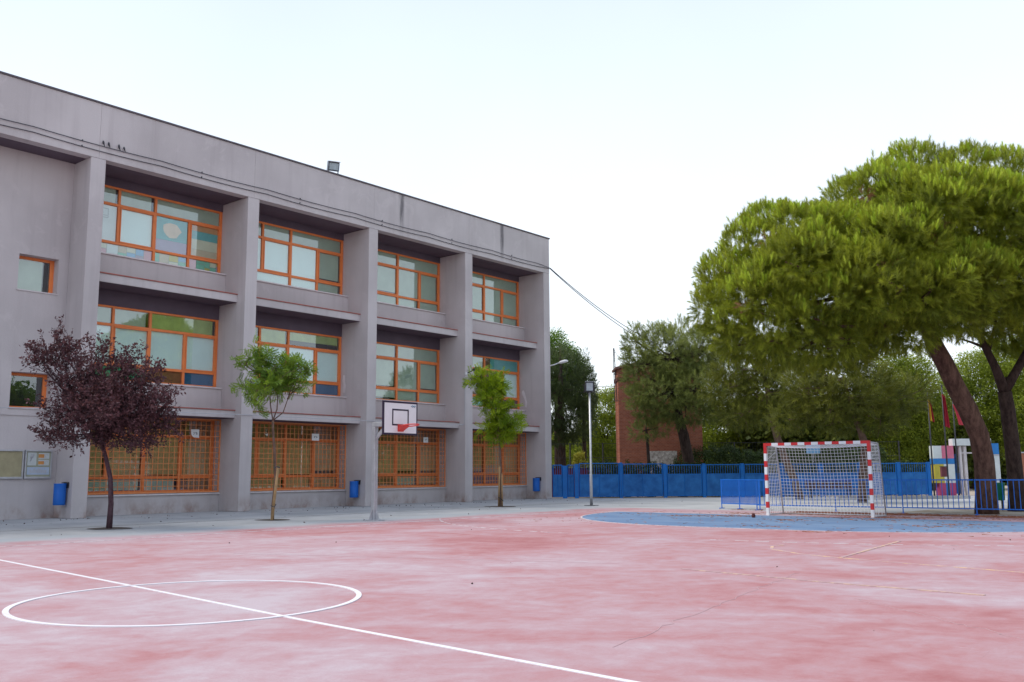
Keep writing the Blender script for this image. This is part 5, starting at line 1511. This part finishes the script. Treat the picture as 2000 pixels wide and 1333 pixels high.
# --- street trees along the pavement: twig by twig
def twig_tree(name, base, label, group, trunk, tr, blobs, nl, leaf_t, leafm, barkm, per=16, tl=(.35, .7), droop=.1, stems=None, sc=(.8, 1.25), spike=.35, cat="tree"):
    t = thing(name, base, label, cat, group)
    m = MB(); m.tube(trunk, tr, 10)
    for st in (stems or []): m.tube(st[0], st[1], 6)
    ends = [Vector(trunk[-1])] + [Vector(s[0][-1]) for s in (stems or [])]
    pos, dirs = [], []
    wts = np.array([np.prod(b[1]) if hasattr(b[1], '__len__') else b[1] ** 3 for b in blobs]) ** .75
    wts = wts / wts.sum()
    tw = MB()
    for bi, b in enumerate(blobs):
        c = Vector(b[0]); R = Vector(b[1]) if hasattr(b[1], '__len__') else Vector((b[1],) * 3)
        s = min(ends, key=lambda p: (p - c).length)
        pts = limb(m, s, c, tr[-1] * .7, .010, 6, bow=.05, sides=5)
        for k in range(int(nl * wts[bi])):
            d = Vector(rng.normal(size=3)).normalized(); d.z = d.z * .9 + .15
            e = c + Vector((d.x * R.x, d.y * R.y, d.z * R.z)) * random.uniform(.45, 1.0)
            st = pts[random.randrange(2, len(pts))]
            out = (e - st)
            L = random.uniform(*tl)
            g = (d * .8 + Vector((0, 0, spike)) + Vector(rng.normal(size=3)) * .35).normalized()
            a = e - g * L * .5; z_ = e + g * L * .5
            mid = a.lerp(z_, .5) + Vector(rng.normal(size=3)) * .03
            tw.tube([a, mid, z_ - Vector((0, 0, droop * L))], [.006, .005, .003], 3, cap=False)
            if random.random() < .25: tw.tube([st, st.lerp(a, .5) + Vector(rng.normal(size=3)) * .05, a], [.010, .008, .006], 3, cap=False)
            for q_ in range(per):
                f = random.uniform(.05, 1.02)
                p = (a.lerp(mid, f * 2) if f < .5 else mid.lerp(z_ - Vector((0, 0, droop * L)), f * 2 - 1))
                pos.append(p + Vector(rng.normal(size=3)) * .022)
                dd = g * .5 + Vector(rng.normal(size=3)) * .75; dd.z -= droop
                dirs.append(dd)
    part("trunk", m, barkm, t, True)
    part("twigs", tw, barkm, t)
    P = np.array([tuple(p) for p in pos]); Dn = np.array([tuple(d) for d in dirs])
    ph = np.sin(P[:, 0] * 3.1) * np.sin(P[:, 1] * 2.7 + 1) * np.sin(P[:, 2] * 3.3)
    tint = np.clip(.45 + .3 * ph + rng.normal(size=len(P)) * .25, 0, 1)
    emit("crown", leaf_t, P, frames(Dn), rng.uniform(sc[0], sc[1], len(P)), tint, leafm, t)
    return t


def one_leaf(L, w, curl=.12):
    b = np.array([0, 0, 0]); tp = np.array([0, curl * L, L]); l = np.array([w / 2, .15 * w, L * .5]); r = np.array([-w / 2, .15 * w, L * .5]); c = np.array([0, -.05 * w, L * .5])
    return np.array([[b, l, c], [b, c, r], [l, tp, c], [c, tp, r]])


def pinnate(L, n, ll, lw):
    t = []
    for k in range(n):
        h = L * (k + 1) / n
        for s in (-1, 1):
            d = np.array([s * .85, .1, .5]); d = d / np.linalg.norm(d)
            b = np.array([0, .15 * L * (k / n) ** 2, h]); w = np.array([0, .3, 1.0]) * lw * .5
            mm = b + d * ll * .5
            t.append([b, mm + w, mm - w]); t.append([mm + w, b + d * ll, mm - w])
    return np.array(t)


G3 = "young trees in the pavement beside the school"
pit = MB()
for (x, y, a, b) in ((-22.35, 11.36, .75, .75), (-22.48, 16.19, .6, .6), (-23.49, 27.3, .7, .7)):
    pass
dP = 22.8
twig_tree("plum_tree", (-22.35, 11.36, 0), "dark purple leaved plum tree in the pavement, leftmost of the young trees", G3,
          [(-22.35, 11.36, -.02), (-22.36, 11.38, .6), (-22.37, 11.34, 1.2), (-22.385, 11.206, 1.705), (-22.422, 11.117, 2.016), (-22.44, 11.045, 2.327)], [.075, .062, .055, .05, .045, .04],
          [B((-22.423, 10.934, 3.01), (1.0, 1.0, .75)), B((-21.571, 11.28, 2.859), (.95, .95, .75)), B((-23.112, 10.509, 2.898), (.75, .75, .55)), B((-21.379, 11.833, 2.876), (.6, .6, .65)), B((-23.16, 10.321, 2.268), (.55, .55, .32)), B((-22.493, 10.761, 2.197), (.7, .7, .4)), B((-21.637, 11.48, 2.189), (.75, .75, .42)), B((-21.175, 12.073, 2.501), (.4, .4, .4)),
           B((-22.935, 10.626, 3.78), (.75, .75, .55)), B((-23.377, 10.175, 4.222), (.6, .6, .45)), B((-23.576, 10.018, 4.161), (.4, .4, .25)), B((-23.189, 10.251, 4.659), (.28, .28, .40)), B((-22.959, 10.467, 4.532), (.3, .3, .3)), B((-22.401, 10.852, 4.264), (.35, .35, .42)), B((-22.018, 10.887, 3.67), (.7, .7, .5)), B((-21.691, 11.342, 4.121), (.28, .28, .5)), B((-21.698, 11.31, 3.553), (.6, .6, .5)), B((-21.256, 11.658, 3.673), (.42, .42, .5)), B((-21.011, 11.943, 3.237), (.3, .3, .3)), B((-21.763, 10.749, 2.722), (.9, .9, .7)), B((-22.926, 11.449, 2.933), (.9, .9, .7))],
          1300, one_leaf(.078, .042), LB_PURPLE, BARKM, per=17, tl=(.3, .65), droop=.12, spike=.40)
T2 = [(-22.48, 16.19, -.02), (-22.003, 15.853, 0.391), (-21.881, 15.826, 1.095), (-21.821, 15.72, 1.941), (-21.799, 15.634, 2.505), (-21.775, 15.607, 2.759)]
twig_tree("ash_tree", (-22.48, 16.19, 0), "young tree with a mid green crown and short pale stake, middle of three", G3,
          T2, [.05, .045, .04, .036, .034, .034],
          [B((-21.615, 15.477, 4.197), (.62, .62, .5)), B((-21.847, 15.204, 4.622), (.35, .35, .22)), B((-22.198, 14.956, 4.372), (.28, .28, .25)), B((-21.192, 15.858, 4.052), (.45, .45, .35)), B((-21.657, 15.272, 3.686), (.55, .55, .35)), B((-22.208, 15.07, 3.709), (.36, .36, .2)), B((-21.281, 15.848, 3.7), (.45, .45, .22)), B((-22.037, 15.304, 3.213), (.2, .2, .35)), B((-21.914, 15.784, 4.027), (.5, .5, .45)), B((-20.935, 16.061, 4.12), (.2, .2, .2))],
          160, pinnate(.18, 6, .075, .026), LB_ASH, BARKG, per=9, tl=(.3, .55), droop=.25,
          stems=[([T2[-1], (-21.786, 15.515, 3.211), (-21.756, 15.462, 3.634)], [.02, .017, .014]), ([T2[-1], (-21.658, 15.649, 3.069), (-21.589, 15.616, 3.562)], [.022, .018, .014]), ([T2[-1], (-21.535, 15.767, 2.983), (-21.402, 15.812, 3.348)], [.018, .015, .012])], spike=.1)
T3 = [(-23.49, 27.3, -.02), (-23.584, 27.407, 0.575), (-23.491, 27.306, 1.547), (-23.437, 27.19, 2.421), (-23.431, 27.069, 3.102)]
twig_tree("ash_tree", (-23.49, 27.3, 0), "young tree with a narrow bright lime crown, rightmost of the three", G3,
          T3, [.055, .05, .045, .04, .035],
          [B((-23.528, 26.684, 4.756), (.55, .55, .4)), B((-23.904, 26.368, 4.759), (.32, .32, .35)), B((-23.584, 26.744, 4.173), (.55, .55, .55)), B((-23.237, 26.946, 4.656), (.35, .35, .5)), B((-23.358, 26.78, 3.576), (.45, .45, .5)), B((-23.133, 27.266, 3.391), (.5, .5, .5)), B((-23.405, 27.127, 2.907), (.5, .5, .45)), B((-23.011, 27.423, 3.098), (.4, .4, .4)), B((-23.382, 27.189, 2.674), (.3, .3, .28)), B((-23.696, 26.865, 3.007), (.35, .35, .25)), B((-24.075, 26.207, 4.858), (.22, .22, .15))],
          205, pinnate(.21, 6, .088, .029), LB_YOUNG, BARKG, per=9, tl=(.3, .6), droop=.22, spike=.1,
          stems=[([T3[-1], (-23.417, 26.938, 3.88), (-23.451, 26.802, 4.464)], [.022, .018, .014]), ([T3[-1], (-23.199, 27.193, 3.489), (-23.056, 27.241, 3.877)], [.02, .016, .012])])
# stakes
sk = thing("tree_stake", (-22.42, 16.15, 0), "pale wooden stake tied to the middle young tree", "stake", "stakes of the young trees")
part("stake", MB().tube([(-21.932, 15.781, 0.032), (-21.666, 15.743, 1.446)], [.042, .036], 8), WOOD, sk, True)
part("tie", MB().tube([(-21.709, 15.638, 1.461), (-21.625, 15.678, 1.488), (-21.579, 15.748, 1.459)], .018, 6).tube([(-21.874, 15.691, 0.426), (-21.768, 15.735, 0.385), (-21.761, 15.778, 0.467)], .014, 6), DARKM, sk)
sk = thing("tree_stake", (-23.5, 27.1, 0), "pair of thin brown stakes at the foot of the lime young tree", "stake", "stakes of the young trees")
part("stake", MB().tube([(-23.57, 27.265, -0.02), (-23.393, 27.132, 1.507)], [.035, .03], 8), WOOD, sk, True)
part("stake", MB().tube([(-23.465, 27.353, -0.02), (-23.357, 27.208, 1.255)], [.03, .026], 8), WOOD, sk, True)
part("tie", MB().tube([(-23.483, 27.138, 0.35), (-23.412, 27.205, 0.311), (-23.347, 27.277, 0.214)], .016, 6), DARKM, sk)
for k, (x, y, r) in enumerate(((-22.35, 11.36, .55), (-22.48, 16.19, .5), (-23.49, 27.3, .6))):
    n = 18
    m = MB().add([(x + r * (1 + .15 * math.sin(3 * a + k)) * math.cos(a), y + r * (1 + .15 * math.cos(2 * a)) * math.sin(a), .008) for a in np.linspace(0, 2 * math.pi, n, endpoint=False)], [tuple(range(n))])
    o = part("tree_pit", m, SOIL); o["kind"] = "structure"

# ------------------------------------------------------------------ litter
needle = np.array([[[-.006, 0, 0], [.006, 0, 0], [0, .0, .13]]])
pts = []
for (x, y, sx, sy, n) in [(-13.74, 24.03, 0.35, 0.18, 160), (-12.7, 24.67, 0.5, 0.2, 220), (-13.06, 26.37, 0.35, 0.15, 200), (-10.39, 23.43, 0.3, 0.2, 130), (-11.52, 26.89, 0.6, 0.15, 500), (-9.97, 25.29, 0.5, 0.1, 160), (-8.6, 24.55, 0.3, 0.2, 120), (-7.84, 19.17, 0.2, 0.1, 60), (-9.51, 20.47, 0.3, 0.15, 80), (-6.5, 22.43, 0.4, 0.2, 110), (-6.1, 23.4, 0.4, 0.2, 110), (-6.18, 27.62, 0.6, 0.25, 400), (-8.52, 25.85, 0.4, 0.15, 300), (-15.51, 24.5, 0.4, 0.2, 40), (-10.17, 26.57, 0.7, 0.12, 350), (-14.17, 28.8, 0.4, 0.15, 150), (-7.23, 26.33, 0.8, 0.2, 300)]:
    a = rng.normal(size=(n, 2)) * np.array([sx, sy]); pts.append(np.c_[x + a[:, 0], y + a[:, 1]][:int(n * .6)])
for k in range(16):     # drift behind the goal and along the railings
    n = 260
    pts.append(np.c_[rng.uniform(-12.2, -4, n), 27.9 + rng.normal(size=n) * .28 + .25 * math.sin(k)])
n = 450; pts.append(np.c_[rng.uniform(-17, -3, n), rng.uniform(19.3, 27, n)])
pts = np.concatenate(pts)
th = rng.uniform(0, 2 * np.pi, len(pts)); dd = np.c_[np.cos(th), np.sin(th), rng.uniform(-.02, .12, len(pts))]
P_ = np.c_[pts, np.full(len(pts), .017)]
o = emit("pine_needle_litter", needle, P_, frames(dd), rng.uniform(.6, 1.3, len(pts)), rng.random(len(pts)), LITTER, None, (-9, 25, 0))
tag(o, "brown fallen pine needles round the goal", "litter", None, "stuff")
n = 230
yy = rng.uniform(5, 36, n); xx = -28.1 + np.abs(rng.normal(size=n)) * 1.1
xx[:70] = rng.uniform(-28, -20, 70)
P_ = np.c_[xx, yy, np.full(n, .012)]
o = emit("leaf_litter", one_leaf(.05, .032), P_, frames(np.c_[rng.normal(size=(n, 2)), rng.uniform(0, .3, n)]), rng.uniform(.6, 1.3, n), rng.random(n), DRYLEAF, None, (-26, 20, 0))
tag(o, "dark fallen leaves scattered on the pavement by the school", "litter", None, "stuff")
n = 28
P_ = np.c_[rng.uniform(-19, 0, n), rng.uniform(7, 25, n), np.full(n, .016)]
o = emit("court_crumbs", one_leaf(.026, .020), P_, frames(np.c_[rng.normal(size=(n, 2)), rng.uniform(0, .3, n)]), rng.uniform(.5, 1.4, n), rng.random(n), DRYLEAF, None, (-8, 14, 0))
tag(o, "tiny dark crumbs and dry leaves scattered over the red court", "litter", None, "stuff")
cx, cy = -11.68, 24.24
cone = MB()
for r in range(6):
    zz = .012 + r * .019; rr = (.02, .034, .038, .034, .024, .010)[r]
    for k in range(9):
        a = k * .698 + r * .35
        cone.obox((cx + rr * math.cos(a), cy + rr * math.sin(a), zz), (math.cos(a), math.sin(a), .5), (-math.sin(a), math.cos(a), 0), (-.5 * math.cos(a), -.5 * math.sin(a), 1), .018, .016, .008)
cone.tube([(cx, cy, .005), (cx, cy, .055), (cx, cy, .115)], [.02, .034, .008], 8)
tag(part("pine_cone", cone, pm("dark_red_brown_cone", (0.11, 0.03, 0.03), .8, .3, 20), None, org=(cx, cy, 0)), "dark reddish brown pine cone on the blue goal area", "pine cone")
